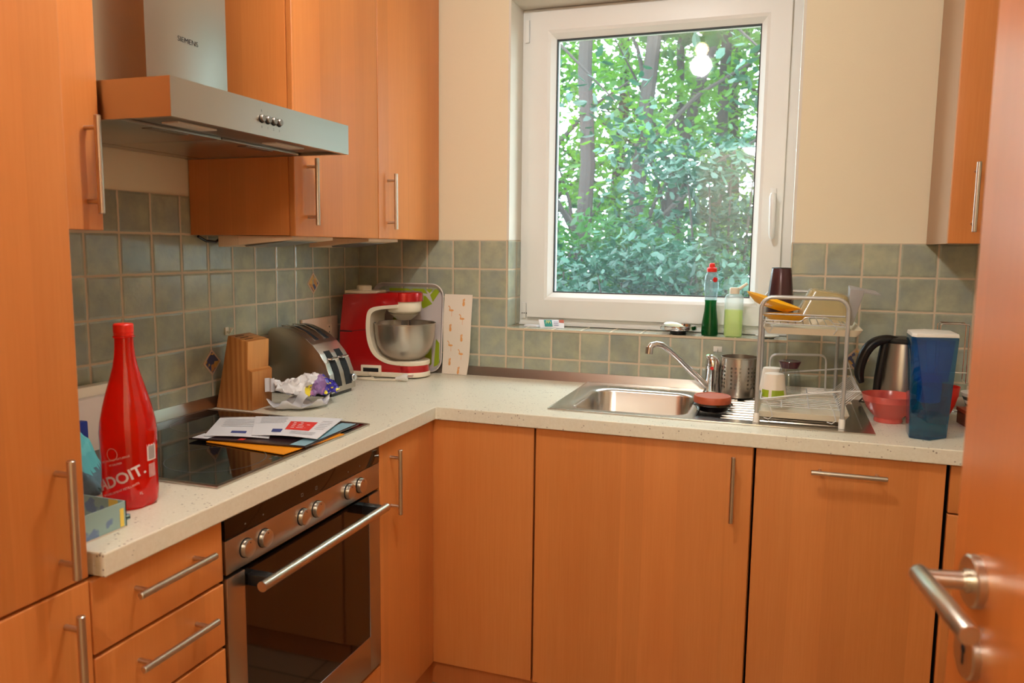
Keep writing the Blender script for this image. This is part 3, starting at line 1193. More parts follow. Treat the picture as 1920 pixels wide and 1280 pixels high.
def ring_at(L, z): return [(p[0], p[1], z) for p in L]


def outer_for(inner, x0, x1, y0, y1):
    """project the loop out to a rectangle"""
    cx, cy = (x0 + x1) / 2, (y0 + y1) / 2
    mx = sum(p[0] for p in inner) / len(inner); my = sum(p[1] for p in inner) / len(inner)
    o = []
    n = len(inner) // 4
    cor = [(x1, y1), (x0, y1), (x0, y0), (x1, y0)]
    for i, p in enumerate(inner):
        o.append(cor[i // n])
    return o


bas = rrect(.955, 1.318, -.478, -.098, .075)
lip = rrect(.966, 1.307, -.467, -.109, .070)
low = rrect(.972, 1.300, -.461, -.115, .066)
flo = rrect(.990, 1.282, -.443, -.133, .050)
n = len(bas) // 4
XB = 1.334
# deck left of XB with the basin hole
cor = [(XB, SY1), (SX0, SY1), (SX0, SY0), (XB, SY0)]
cv = [q._v((c[0], c[1], .9045)) for c in cor]
bvs = [q._v((p[0], p[1], .9045)) for p in bas]
N4 = len(bas)
for c in range(4):
    for k in range(n - 1):
        q.bm.faces.new((cv[c], bvs[c * n + k + 1], bvs[c * n + k]))
    a = (c * n + n - 1) % N4; b = (c * n + n) % N4
    q.bm.faces.new((cv[c], cv[(c + 1) % 4], bvs[b], bvs[a]))
rings = [bvs]
for L, z in ((lip, .9005), (low, .893), (low, .80), (flo, .762)):
    R2 = [q._v((p[0], p[1], z)) for p in L]
    A = rings[-1]
    for k in range(N4):
        l = (k + 1) % N4
        q.bm.faces.new((A[k], A[l], R2[l], R2[k]))
    rings.append(R2)
q.bm.faces.new(rings[-1])
deck = q.build('basin', 'sink_steel', t, angle=50, fixn=False)
# drainer: recessed ribbed field
q = MB()
q.box(XB, SX1, SY0, -.46, .899, .9045); q.box(XB, SX1, -.06, SY1, .899, .9045); q.box(1.765, SX1, -.46, -.06, .899, .9045)
q.box(XB, 1.43, -.16, -.06, .899, .9045)
q.box(XB, 1.765, -.46, -.06, .8985, .9003)
for k in range(9):
    y = -.435 + k * .036
    x0_ = 1.40 if y < -.17 else 1.45
    q.tube([(x0_, y, .9000), (x0_ + .02, y, .9005), (1.69, y, .9005), (1.71, y, .9000)], [.0015, .0042, .0042, .0015], 10)
q.build('drainer', 'sink_steel', t)
q = MB()
for a in ((SX0, SX1, SY0 - .002, SY0 + .003), (SX0, SX1, SY1 - .003, SY1 + .002), (SX0 - .002, SX0 + .003, SY0, SY1), (SX1 - .003, SX1 + .002, SY0, SY1)):
    q.box(*a, .9002, .9048, .0012)
q.build('rim', 'sink_steel', t)
q = MB(); q.lathe([(.040, .7622), (.038, .765), (.030, .7655), (.028, .763), (.004, .763)], (1.14, -.29, 0), 32); q.build('strainer', 'chrome', t)

# faucet
t = thing('kitchen_faucet', 'chrome single-lever mixer tap with a long spout over the basin', 'faucet', (1.346, -.085, .9045))
q = MB(); q.lathe([(.029, .9048), (.029, .912), (.0255, .916), (.0235, .95), (.0245, .985), (.026, .998), (.024, 1.006), (.012, 1.010)], (1.346, -.085, 0), 36); q.build('body', 'chrome', t)
q = MB()
q.tube([(1.346, -.085, .998), (1.345, -.087, 1.008), (1.341, -.091, 1.018), (1.337, -.096, 1.026), (1.335, -.098, 1.029)], [.0255, .025, .020, .013, .006], 28)
q.tube([(1.338, -.094, 1.018), (1.331, -.101, 1.030), (1.330, -.102, 1.033)], [.0095, .0085, .006], 16)
lv = q.build('lever', 'chrome', t)
q = MB(); q.lathe([(.0055, -.116), (.0055, -.1125)], (1.345, 0, .992), 18, 1); q.build('temperature_dot', 'label_red', t)
q = MB(); q.tube([(1.342, -.088, .925), (1.322, -.10, .937), (1.296, -.116, .965), (1.271, -.13, .9905), (1.242, -.146, 1.022), (1.214, -.162, 1.050), (1.192, -.178, 1.067), (1.176, -.190, 1.070), (1.163, -.199, 1.066), (1.158, -.203, 1.056)],
                 [.0125, .012, .011, .0105, .010, .010, .010, .010, .0105, .0105], 18)
q.cyl((1.158, -.203, 1.062), (1.156, -.204, 1.040), .0125, 22)
q.build('spout', 'chrome', t)

# perforated holder
t = thing('utensil_holder', 'perforated steel utensil holder beside the tap', 'holder', (1.428, -.096, .9045))
q = MB(); q.lathe([(.0500, 0.0), (.0535, .003), (.0545, .012), (.0560, .124), (.0575, .126), (.0575, .128), (.0548, .128), (.0530, .014), (.050, .005)], (0, 0, 0), 56, cap1=True)
q.build('body', 'perforated_steel', t, local=True)

# jar with terracotta lid
t = thing('lidded_jar', 'brown glass jar with a terracotta coloured lid on the drainer', 'jar', (1.370, -.360, .9045))
q = MB(); q.lathe([(.036, .9047), (.044, .908), (.050, .918), (.056, .9215), (.0585, .924), (.056, .927), (.052, .930), (.050, .930)], (1.370, -.360, 0), 44); q.build('bowl', 'brown_glass', t)
q = MB(); q.lathe([(.0525, .9285), (.0535, .931), (.0535, .945), (.0515, .949), (.046, .9495), (.0445, .948)], (1.370, -.360, 0), 44); q.build('lid', 'terracotta_lid', t)

# ================================================================== DISH RACK
t = thing('dish_rack', 'two-tier grey metal dish rack standing on the drainer', 'dish rack', (1.60, -.30, .9045))
RX0, RX1, RY0, RY1, RZ = 1.496, 1.712, -.478, -.125, 1.246


def arch(y, z0=.93):
    p = [(RX0, y, z0), (RX0, y, RZ - .03)]
    for k in range(1, 7):
        a = PI - PI / 2 * k / 7
        p.append((RX0 + .032 + .032 * math.cos(a), y, RZ - .032 + .032 * math.sin(a)))
    p += [(RX0 + .04, y, RZ), (RX1 - .04, y, RZ)]
    for k in range(1, 7):
        a = PI / 2 - PI / 2 * k / 7
        p.append((RX1 - .032 + .032 * math.cos(a), y, RZ - .032 + .032 * math.sin(a)))
    p += [(RX1, y, RZ - .03), (RX1, y, z0)]
    return p


for y in (RY0, RY1):
    q = MB(); q.tube(arch(y), .0052, 14); fr_ = q.build('frame', 'grey_tube', t)
    for x in (RX0, RX1):
        q = MB(); q.lathe([(.0082, .905), (.0082, .928), (.0068, .931)], (x, y, 0), 20); q.build('foot', 'white_plastic', t)
for z in (.942, 1.172):
    for x in (RX0, RX1):
        q = MB(); q.tube([(x, RY0, z), (x, RY1, z)], .0028, 8)
        q.build('side_rail', 'grey_tube', t)


def tray(x0, x1, y0, y1, z, m, h=.018):
    q = MB()
    A = rrect(x0, x1, y0, y1, .02, 5)
    B = rrect(x0 + .012, x1 - .012, y0 + .012, y1 - .012, .014, 5)
    B2 = rrect(x0 + .016, x1 - .016, y0 + .016, y1 - .016, .012, 5)
    A2 = rrect(x0 + .004, x1 - .004, y0 + .004, y1 - .004, .018, 5)
    rings = loft(q, [ring_at(B, z), ring_at(A, z + h), ring_at(A2, z + h), ring_at(B2, z + .003)])
    q.bm.faces.new(rings[0][::-1]); q.bm.faces.new(rings[-1])
    return q.build('drip_tray', m, t)


tray(1.486, 1.732, -.462, -.135, .916, 'cream_plastic')
tray(1.502, 1.752, -.462, -.135, 1.146, 'cream_plastic')
# lower basket
q = MB()
W_ = .0012
for k in range(13):
    y = -.455 + k * .0265
    q.tube([(1.505, y, .965), (1.508, y, .950), (1.705, y, .950), (1.755, y, 1.000), (1.742, y, 1.040 if y > -.2 else 1.0 + .01)], W_, 6)
for x, z in ((1.505, .965), (1.56, .949), (1.63, .949), (1.705, .949), (1.755, 1.000)):
    q.tube([(x, -.458, z), (x, -.136, z)], .0022, 6)
q.tube([(1.505, -.46, .966), (1.60, -.46, .984), (1.70, -.46, 1.0), (1.755, -.46, 1.004)], .0024, 8)
q.tube([(1.505, -.134, .985), (1.60, -.134, 1.0), (1.755, -.134, 1.02)], .0024, 8)
for y in (-.142, -.165):
    q.tube(rounded([(1.523, y, .95), (1.521, y, 1.052), (1.681, y, 1.058), (1.683, y, .95)], .022), .0022, 8)
for x in (1.52, 1.68):
    q.tube([(x, -.461, .964), (x + .012, -.464, .945), (x + .018, -.466, .922), (x + .008, -.468, .914), (x - .004, -.468, .918)], .0014, 6)
q.build('lower_basket', 'white_wire', t)
# upper basket
q = MB()
for y in (-.460, -.134):
    q.tube([(1.500, y, 1.200), (1.706, y, 1.199)], .0022, 8)
    q.tube(rounded([(1.500, y, 1.183), (1.598, y, 1.182), (1.609, y, 1.194), (1.663, y, 1.194), (1.677, y, 1.180), (1.706, y, 1.178)], .006), .0016, 6)
    q.tube([(1.500, y, 1.175), (1.706, y, 1.172)], .0016, 6)
for k in range(11):
    x = 1.508 + k * .0193
    q.tube([(x, -.460, 1.174), (x, -.134, 1.174)], .0014, 6)
for x in (1.52, 1.68):
    q.tube([(x, -.461, 1.174), (x + .008, -.464, 1.165), (x, -.466, 1.152)], .0014, 6)
q.build('upper_basket', 'grey_tube', t)

# things on the rack
t = thing('tumbler', 'dark brown tumbler turned upside down on the upper rack tier', 'cup', (1.542, -.262, 1.1765))
q = MB(); q.lathe([(.0375, 0), (.039, .004), (.0365, .05), (.0315, .10), (.0275, .138), (.026, .142)], (0, 0, 0), 36)
q.build('body', 'dark_cup', t, local=True)
q = MB(); q.lathe([(.0265, .1405), (.0272, .1425), (.0255, .1435), (.023, .1425)], (0, 0, 0), 36); q.build('base_ring', 'black_plastic', t, local=True)


def dish(rad, h):
    q = MB()
    q.lathe([(rad * .5, 0), (rad * .62, .002), (rad * .95, h * .8), (rad, h), (rad * .96, h), (rad * .6, .006), (rad * .48, .004)], (0, 0, 0), 40,
            mod=lambda a, i, hh: 1 + .015 * math.cos(16 * a))
    return q


o = dish(.066, .018).xform(Matrix.Translation((0, 0, .0)) @ Matrix.Scale(1.0, 4)).build('oval_dish', 'yellow_plastic', None, (1.561, -.385, 1.1765), local=True)
tag(o, 'yellow plastic dish lying flat under the tilted yellow dish', 'dish', 'yellow dishes on the dish rack')
o = dish(.074, .022).build('oval_dish', 'yellow_plastic', None, local=True)
o.location = (1.519, -.395, 1.213)
o.rotation_euler = (0.0, math.radians(17), 0)
tag(o, 'yellow plastic dish leaning tilted out over the left of the upper rack', 'dish', 'yellow dishes on the dish rack')
t = thing('plastic_tub', 'clear yellowish plastic tub upside down on the upper rack tier', 'tub', (1.655, -.30, 1.176))
q = MB()
r0 = ring_at(rrect(-.068, .068, -.085, .085, .02, 5), 0.0)
r1 = ring_at(rrect(-.064, .064, -.081, .081, .02, 5), .012)
r2 = ring_at(rrect(-.048, .050, -.066, .066, .02, 5), .066)
r3 = ring_at(rrect(-.043, .045, -.061, .061, .018, 5), .070)
rg = loft(q, [r0, r1, r2, r3]); q.bm.faces.new(rg[-1])
q.xform(Matrix.Rotation(math.radians(9), 4, 'Y') @ Matrix.Translation((0, 0, .012)))
q.build('body', 'tub_plastic', t, local=True)
t = thing('cutlery_holder', 'grey plastic holder clipped to the right end of the rack', 'holder', (1.735, -.30, 1.165))
q = MB()
q.hexa([(1.722, -.33, 1.165), (1.735, -.33, 1.165), (1.735, -.25, 1.165), (1.722, -.25, 1.165)],
       [(1.722, -.34, 1.266), (1.760, -.34, 1.262), (1.760, -.24, 1.266), (1.724, -.24, 1.274)], .003)
q.build('panel', 'grey_plastic', t)
q = MB(); q.hexa([(1.755, -.34, 1.256), (1.800, -.34, 1.250), (1.795, -.25, 1.256), (1.755, -.25, 1.262)],
                 [(1.755, -.34, 1.260), (1.800, -.34, 1.253), (1.795, -.25, 1.259), (1.755, -.25, 1.266)])
q.build('lip', 'grey_plastic', t)
t = thing('stemless_glass', 'clear glass with a purple foot, upside down on the lower rack', 'glass', (1.577, -.30, .952))
q = MB(); q.lathe([(.0330, .952), (.0345, .965), (.0345, .985), (.031, 1.010), (.0255, 1.030), (.0235, 1.034)], (1.577, -.30, 0), 36, cap0=False); q.build('bowl', 'clear_glass', t)
q = MB(); q.lathe([(.0235, 1.034), (.025, 1.038), (.031, 1.052), (.0305, 1.054), (.020, 1.053)], (1.577, -.30, 0), 36); q.build('foot', 'purple_glass', t)
for k, (x, y, lab) in enumerate(((1.537, -.335, 'white paper cup with a green band in front on the lower rack'), (1.530, -.22, 'white paper cup behind the green banded cup on the lower rack'))):
    t = thing('paper_cup', lab, 'cup', (x, y, .952), 'paper cups on the lower rack')
    q = MB(); q.lathe([(.0355, 0), (.0365, .003), (.034, .015), (.028, .062), (.026, .068)], (0, 0, 0), 32); q.build('body', 'paper_cream', t, local=True)
    if k == 0:
        q = MB()
        for a0, a1 in ((-2.75, -1.95), (-1.70, -.6)):
            m_ = 10
            for i in range(m_):
                a, b = a0 + (a1 - a0) * i / m_, a0 + (a1 - a0) * (i + 1) / m_
                q.face([(.0366 * math.cos(a), .0366 * math.sin(a), .004), (.0366 * math.cos(b), .0366 * math.sin(b), .004),
                        (.0335 * math.cos(b), .0335 * math.sin(b), .024), (.0335 * math.cos(a), .0335 * math.sin(a), .024)])
        q.build('green_band', 'green_print', t, local=True, flat=True)

# ================================================================== KETTLE, BOWLS, JUG
KX, KY = 1.890, -.148
t = thing('electric_kettle', 'steel electric kettle with a black handle and lid in the right corner', 'kettle', (KX, KY, .9))
q = MB(); q.lathe([(.076, .9003), (.078, .906), (.076, .918), (.070, .922)], (KX, KY, 0), 44); q.build('power_base', 'black_plastic', t)
q = MB(); q.lathe([(.070, .922), (.0715, .926), (.0700, .96), (.064, 1.04), (.057, 1.106)], (KX, KY, 0), 48); q.build('body', 'steel', t)
q = MB(); q.lathe([(.0575, 1.106), (.058, 1.112), (.050, 1.120), (.020, 1.124)], (KX, KY, 0), 40); q.build('lid', 'black_plastic', t)
q = MB()
hp_ = cr([(KX - .02, KY - .02, 1.116, .008), (KX - .050, KY - .028, 1.1165, .013), (KX - .083, KY - .033, 1.105, .015), (KX - .106, KY - .036, 1.075, .0155), (KX - .117, KY - .036, 1.035, .0145), (KX - .118, KY - .036, 1.010, .0135), (KX - .110, KY - .036, .986, .008)], 4)
q.tube([p[:3] for p in hp_], [p[3] for p in hp_], 16)
q.tube([(KX - .050, KY - .02, 1.110), (KX - .058, KY - .022, 1.06), (KX - .064, KY - .024, 1.0), (KX - .068, KY - .024, .925)], [.014, .013, .013, .012], 14)
q.build('handle', 'black_plastic', t)
q = MB(); q.tube([(KX - .075, KY - .01, .905), (KX - .10, KY + .02, .93), (KX - .105, KY + .05, .915), (KX - .08, KY + .10, .904)], .003, 8); q.build('cable', 'black_plastic', t)


def bowl(x, y, z, r, h, label, grp, m='red_ceramic'):
    q = MB()
    q.lathe([(r * .50, 0), (r * .52, h * .04), (r * .50, h * .16), (r * .62, h * .28), (r * .64, h * .30), (r * .78, h * .48), (r * .80, h * .50), (r * .92, h * .74), (r * .945, h * .76), (r * .965, h * .90), (r * .99, h * .97), (r, h),
             (r * .97, h), (r * .90, h * .72), (r * .70, h * .42), (r * .45, h * .22), (r * .1, h * .18)], (0, 0, 0), 48)
    o = q.build('bowl', m, None, (x, y, z), local=True)
    tag(o, label, 'bowl', grp)


bowl(1.842, -.305, .9002, .0715, .076, 'salmon red ribbed bowl standing left of the blue water jug', None)
bowl(1.968, -.272, .9002, .052, .104, 'red bowl half hidden behind the blue water jug', None, 'red_cap')

t = thing('water_filter_jug', 'tall blue translucent water filter jug with white lid', 'jug', (1.912, -.45, .9))
jb = [(1.869, -.503), (1.914, -.517), (1.960, -.470), (1.952, -.400), (1.905, -.385), (1.872, -.420)]
jt = [(1.859, -.500), (1.868, -.517), (1.968, -.492), (1.966, -.385), (1.905, -.370), (1.860, -.405)]
q = MB(); q.hexa([(x, y, .9005) for x, y in jb], [(x, y, 1.158) for x, y in jt], .003); q.build('jug_wall', 'blue_plastic', t)
q = MB(); q.hexa([(x, y, 1.1585) for x, y in jt], [(x * .97 + 1.912 * .03, y * .97 - .44 * .03, 1.168) for x, y in jt], .002); q.build('lid', 'white_plastic', t)
q = MB()
ji = [(x * .88 + 1.912 * .12, y * .88 - .44 * .12) for x, y in jt]
jj = [(x * .72 + 1.912 * .28, y * .72 - .44 * .28) for x, y in jt]
q.hexa([(x, y, 1.045) for x, y in jj], [(x, y, 1.150) for x, y in ji], .002); fn_ = q.build('funnel', 'blue_inner', t)
q = MB(); q.lathe([(.020, .985), (.028, .99), (.029, 1.045), (.027, 1.06)], (1.916, -.445, 0), 28); q.build('filter_cartridge', 'blue_inner', t)
q = MB(); q.hexa([(x * .95 + 1.912 * .05, y * .95 - .44 * .05, .906) for x, y in jb], [(x * .94 + 1.912 * .06, y * .94 - .44 * .06, .955) for x, y in jb], .001); q.build('water', 'jug_water', t)

q = MB()
for y in (-.10, -.05):
    q.tube(rounded([(1.992, y, .902), (1.990, y, 1.162), (2.066, y, 1.162), (2.066, y, .985), (2.106, y, .985), (2.106, y, .902)], .010), .0018, 8)
q.tube([(1.992, -.10, 1.16), (1.992, -.05, 1.16)], .0018, 8); q.tube([(2.064, -.10, 1.16), (2.064, -.05, 1.16)], .0018, 8)
q.tube([(1.991, -.10, 1.02), (2.066, -.10, 1.02)], .0018, 8); q.tube([(1.992, -.10, .9035), (2.106, -.10, .9035), (2.106, -.05, .9035), (1.992, -.05, .9035)], .0018, 8, True)
tag(q.build('wire_stand', 'chrome', None, (2.04, -.075, .9)), 'thin chrome wire stand against the tiles behind the blue jug', 'stand')
t = thing('striped_bowl', 'black and white striped bowl at the right end of the worktop', 'bowl', (2.10, -.165, .9))
q = MB()
for k in range(7):
    q.mi = k % 2
    z0 = .9003 + k * .0105
    q.lathe([(.028 + .0042 * k, z0), (.0322 + .0042 * k, z0 + .0105)], (2.10, -.165, 0), 36, cap0=(k == 0), cap1=(k == 6))
q.build('wall', ['white_plastic', 'ink'], t)
t = thing('wooden_box', 'small brown wooden box on the worktop beside the open door', 'box', (2.08, -.30, .9))
q = MB(); q.hexa([(2.022, -.242, .9002), (2.036, -.335, .9002), (2.16, -.32, .9002), (2.15, -.242, .9002)], [(2.022, -.242, .935), (2.036, -.335, .935), (2.16, -.32, .935), (2.15, -.242, .935)], .002); q.build('body', 'wood_brown', t)
q = MB(); q.hexa([(2.020, -.240, .935), (2.034, -.337, .935), (2.162, -.322, .935), (2.152, -.240, .935)], [(2.020, -.240, .945), (2.034, -.337, .945), (2.162, -.322, .945), (2.152, -.240, .945)], .001); q.build('lid', 'terracotta_lid', t)

# ================================================================== SILL THINGS
t = thing('dish_soap_bottle', 'clear bottle of green dish soap with red cap on the sill', 'bottle', (1.318, .045, WZ0))
cx, cy = 1.319, .045
q = MB(); q.lathe([(.0240, 1.0808), (.0275, 1.084), (.0280, 1.095), (.0262, 1.125), (.0205, 1.165), (.0190, 1.19), (.0200, 1.200), (.0215, 1.2005)], (cx, cy, 0), 32, cap1=False,
                   mod=lambda a, i, h: 1 + .02 * math.cos(8 * a + h * 60)); q.build('soap', 'green_liquid', t)
q = MB(); q.lathe([(.0190, 1.199), (.0205, 1.212), (.0240, 1.235), (.0245, 1.256), (.0215, 1.280), (.0165, 1.292), (.0160, 1.297)], (cx, cy, 0), 32, cap0=False); q.build('shoulder', 'clear_pet', t)
q = MB(); q.lathe([(.0165, 1.295), (.0170, 1.306), (.0150, 1.309), (.0100, 1.311), (.0092, 1.322), (.0060, 1.325)], (cx, cy, 0), 28); q.build('cap', 'red_cap', t)
q = MB(); q.lathe([(.0085, 0), (.0083, .0016)], (0, 0, 0), 20, 1); q.xform(Matrix.Translation((cx + .0135, cy - .0195, 1.270)) @ Matrix.Rotation(math.radians(34), 4, 'Z')); q.build('label', 'label_red', t)
t = thing('hand_soap_bottle', 'half full clear soap bottle with open beige flip cap on the sill', 'bottle', (1.395, .03, WZ0))
cx, cy = 1.396, .030
q = MB()
L0 = rrect(cx - .030, cx + .030, cy - .018, cy + .018, .014, 6)
L1 = rrect(cx - .024, cx + .024, cy - .015, cy + .015, .013, 6)
L2 = rrect(cx - .014, cx + .014, cy - .013, cy + .013, .012, 6)
rg = loft(q, [ring_at(L1, 1.081), ring_at(L0, 1.085), ring_at(L0, 1.212), ring_at(L1, 1.222), ring_at(L2, 1.226)]); q.bm.faces.new(rg[0][::-1])
q.build('body', 'soap_pet', t)
q = MB()
LL = rrect(cx - .0285, cx + .0285, cy - .0165, cy + .0165, .013, 6)
rg = loft(q, [ring_at(LL, 1.084), ring_at(LL, 1.173)]); q.bm.faces.new(rg[0][::-1]); q.bm.faces.new(rg[1]); q.build('soap', 'soap_liquid', t)
q = MB(); q.lathe([(.0165, 1.225), (.0165, 1.241), (.0150, 1.245), (.011, 1.246)], (cx, cy, 0), 28); cap = q.build('cap', 'cream_plastic', t)
q = MB(); q.tube([(cx + .014, cy, 1.241), (cx + .040, cy, 1.260)], [.0055, .0045], 12); q.build('flip_lid', 'cream_plastic', cap)
t = thing('soap_dish', 'round chrome soap dish with black foot on the window sill', 'soap dish', (1.214, .045, WZ0))
q = MB(); q.lathe([(.026, 1.0807), (.028, 1.083), (.028, 1.096)], (1.214, .045, 0), 32); q.build('foot', 'black_plastic', t)
q = MB(); q.lathe([(.056, 1.096), (.061, 1.097), (.0625, 1.100), (.0625, 1.111), (.060, 1.111), (.058, 1.101), (.04, 1.100)], (1.214, .045, 0), 44); q.build('dish', 'chrome', t)
q = MB()
q.lathe([(.4, -1), (.8, -.6), (1, 0), (.8, .6), (.4, 1)], (0, 0, 0), 28)
q.xform(Matrix.Translation((1.198, .040, 1.112)) @ Matrix.Rotation(.35, 4, 'Z') @ Matrix.Rotation(.12, 4, 'Y') @ Matrix.Diagonal((.034, .021, .009, 1)))
tag(q.build('soap_bar', 'soap', None, (1.198, .040, 1.10), angle=80), 'pale yellow soap bar lying on the chrome soap dish', 'soap')
q = MB(); q.lathe([(.020, 1.0807), (.036, 1.088), (.038, 1.090), (.035, 1.090), (.02, 1.084)], (1.505, .045, 0), 36)
tag(q.build('saucer', 'white_plastic', None, (1.505, .045, WZ0)), 'small white saucer on the sill behind the dish rack', 'saucer')
# paper sachets
q = MB()
q.mi = 0
q.hexa([(.650, .060, 1.081), (.705, .050, 1.081), (.715, .085, 1.081), (.655, .092, 1.081)], [(.652, .062, 1.088), (.703, .052, 1.086), (.713, .083, 1.087), (.657, .090, 1.089)], .001)
tag(q.build('sachet', 'paper_white', None, (.68, .07, WZ0)), 'flat white paper sachet at the left end of the sill', 'sachet', 'paper sachets on the sill')
t = thing('sachet', 'printed paper sachet with a green square on the window sill', 'sachet', (.745, .05, WZ0), 'paper sachets on the sill')
A_, B_, C_, D_ = Vector((.722, .036, 1.0815)), Vector((.806, .058, 1.0815)), Vector((.797, .082, 1.109)), Vector((.708, .060, 1.109))


def sp_(u, v, e=0.0):
    p = A_ * (1 - u) * (1 - v) + B_ * u * (1 - v) + C_ * u * v + D_ * (1 - u) * v
    n_ = (B_ - A_).cross(D_ - A_).normalized()
    return p + n_ * (e + .004 * math.sin(PI * u) * math.sin(PI * v))


q = MB(); surf(q, lambda u, v: sp_(u, v, -.0006), sp_, 8, 4)
pk = q.build('packet', 'paper_white', t)
q = MB()


def patch(q, u0, u1, v0, v1, e):
    for i in range(4):
        for j in range(4):
            a, b = u0 + (u1 - u0) * i / 4, u0 + (u1 - u0) * (i + 1) / 4
            c, d_ = v0 + (v1 - v0) * j / 4, v0 + (v1 - v0) * (j + 1) / 4
            q.face([sp_(a, c, e), sp_(b, c, e), sp_(b, d_, e), sp_(a, d_, e)])


patch(q, .20, .52, .12, .95, .0006)
q.mi = 1; patch(q, .80, 1.0, .6, 1.0, .0006)
q.mi = 2
for k in range(3): patch(q, .58, .78, .25 + k * .2, .30 + k * .2, .0006)
q.mi = 3
for k in (0, 1):
    pts = [sp_(.27 + k * .09 + .09 * t_ / 8, .45 + .38 * math.sin(PI * t_ / 8), .001) for t_ in range(9)]
    q.tube(pts, .0009, 6)
q.build('print', ['print_green', 'terracotta_lid', 'print_blue', 'print_yellow'], pk, flat=True)

# ================================================================== MIXER
t = thing('stand_mixer', 'red and cream stand mixer in the corner by the tiles', 'mixer', (.21, -.12, .9))
MYc = -.134
RM = Matrix.Translation((.21, MYc, 0)) @ Matrix.Rotation(math.radians(7), 4, 'Z') @ Matrix.Translation((-.21, -MYc, 0))


def mx(q, name, m, par=None, **k):
    q.xform(RM)
    return q.build(name, m, par or t, **k)


q = MB()
CV = cr([(.20, 1.157), (.168, 1.151), (.150, 1.138), (.143, 1.110), (.142, 1.067), (.150, 1.020), (.170, .983), (.210, .959), (.258, .951)], 5)
arm = [(.052, 1.197), (.258, 1.206), (.258, 1.162)] + CV + [(.280, .952), (.280, .922), (.045, .918), (.036, 1.0), (.038, 1.063)]
q.prism(arm, 1, MYc - .068, MYc + .068, .008)
body = mx(q, 'body', 'red_paint', angle=40)
q = MB(); q.box(.034, .282, MYc - .0705, MYc + .0705, .9045, .922, .003, 3)
q.lathe([(.070, .9045), (.072, .907), (.072, .919), (.070, .922)], (.280, MYc, 0), 44)
mx(q, 'base', 'cream_plastic')
q = MB()   # cream C-shaped inner trim
tr_ = [(.258, 1.165)] + cr([(.20, 1.159), (.166, 1.153), (.147, 1.139), (.140, 1.110), (.139, 1.067), (.147, 1.019), (.168, .981), (.209, .956), (.258, .948)], 5) + [(.280, .949)]
inn = [(.258, 1.153)] + cr([(.20, 1.147), (.175, 1.141), (.160, 1.129), (.155, 1.108), (.154, 1.067), (.162, 1.024), (.181, .989), (.217, .967), (.260, .960)], 5) + [(.280, .961)]
for a, b, c, d_ in zip(tr_, tr_[1:], inn[1:], inn):
    q.prism([a, b, c, d_], 1, MYc - .071, MYc + .071)
mx(q, 'inner_trim', 'cream_plastic', angle=50)
q = MB(); q.lathe([(.069, .946), (.0715, .950), (.0715, .960), (.069, .9625)], (.280, MYc, 0), 44); mx(q, 'bowl_seat', 'cream_plastic')
q = MB(); q.lathe([(.0695, .921), (.0695, .948)], (.280, MYc, 0), 44); mx(q, 'base_nose', 'red_paint', body)
q = MB(); q.lathe([(.040, 1.128), (.056, 1.134), (.061, 1.140), (.0625, 1.158), (.062, 1.176)], (.258, MYc, 0), 44); q.lathe([(.024, 1.106), (.038, 1.116), (.046, 1.124), (.052, 1.128)], (.258, MYc, 0), 36)
mx(q, 'drive_head', 'cream_plastic')
q = MB(); q.lathe([(.0685, 1.174), (.069, 1.178), (.067, 1.204), (.062, 1.2075)], (.258, MYc, 0), 44); mx(q, 'head_shell', 'red_paint', body)
q = MB(); q.cyl((.258, MYc, 1.08), (.258, MYc, 1.11), .012, 20); q.cyl((.278, MYc + .005, 1.082), (.278, MYc + .005, 1.11), .004, 10)
mx(q, 'drive_shaft', 'chrome')
q = MB(); q.lathe([(.050, .962), (.060, .967), (.083, .985), (.100, 1.015), (.107, 1.05), (.110, 1.092), (.1125, 1.094), (.1125, 1.097), (.109, 1.096), (.105, 1.05), (.097, 1.015), (.08, .988), (.055, .971)], (.262, MYc - .004, 0), 56)
mx(q, 'mixing_bowl', 'steel')
q = MB(); q.box(.050, .170, MYc - .05, MYc + .05, 1.199, 1.210, .004); q.lathe([(.027, 1.208), (.027, 1.224), (.024, 1.227)], (.105, MYc, 0), 32); mx(q, 'top_knob', 'cream_plastic')
q = MB(); q.box(.036, .085, MYc - .0688, MYc - .0675, 1.063, 1.067); q.tube([(.085, MYc - .069, 1.066), (.148, MYc - .069, 1.074)], .0008, 6); mx(q, 'joint_line', 'dark_gap', body)
q = MB(); q.box(.118, .196, MYc - .074, MYc - .066, .910, .946, .005); sl = mx(q, 'cord_slot', 'cream_plastic')
q = MB(); q.box(.128, .186, MYc - .0752, MYc - .0738, .922, .936, .003) if False else q.box(.128, .186, MYc - .0752, MYc - .0738, .922, .936); mx(q, 'slot_opening', 'dark_gap', sl)
q = MB(); q.tube([(.150, -.205, .928), (.165, -.220, .912), (.190, -.235, .9045), (.14, -.255, .9035), (.10, -.245, .9035), (.13, -.262, .9035), (.22, -.262, .9035), (.29, -.250, .906)], .0032, 10)
cd_ = q.build('power_cord', 'cream_plastic', t)
q = MB(); q.tube([(.285, -.251, .910), (.300, -.247, .912), (.318, -.240, .915), (.324, -.238, .916)], [.006, .009, .014, .013], 16); pg_ = q.build('plug', 'white_plastic', t)
q = MB(); q.cyl((.322, -.245, .917), (.345, -.237, .919), .0024, 10); q.cyl((.318, -.232, .919), (.341, -.224, .921), .0024, 10); q.build('plug_pin', 'chrome', pg_)

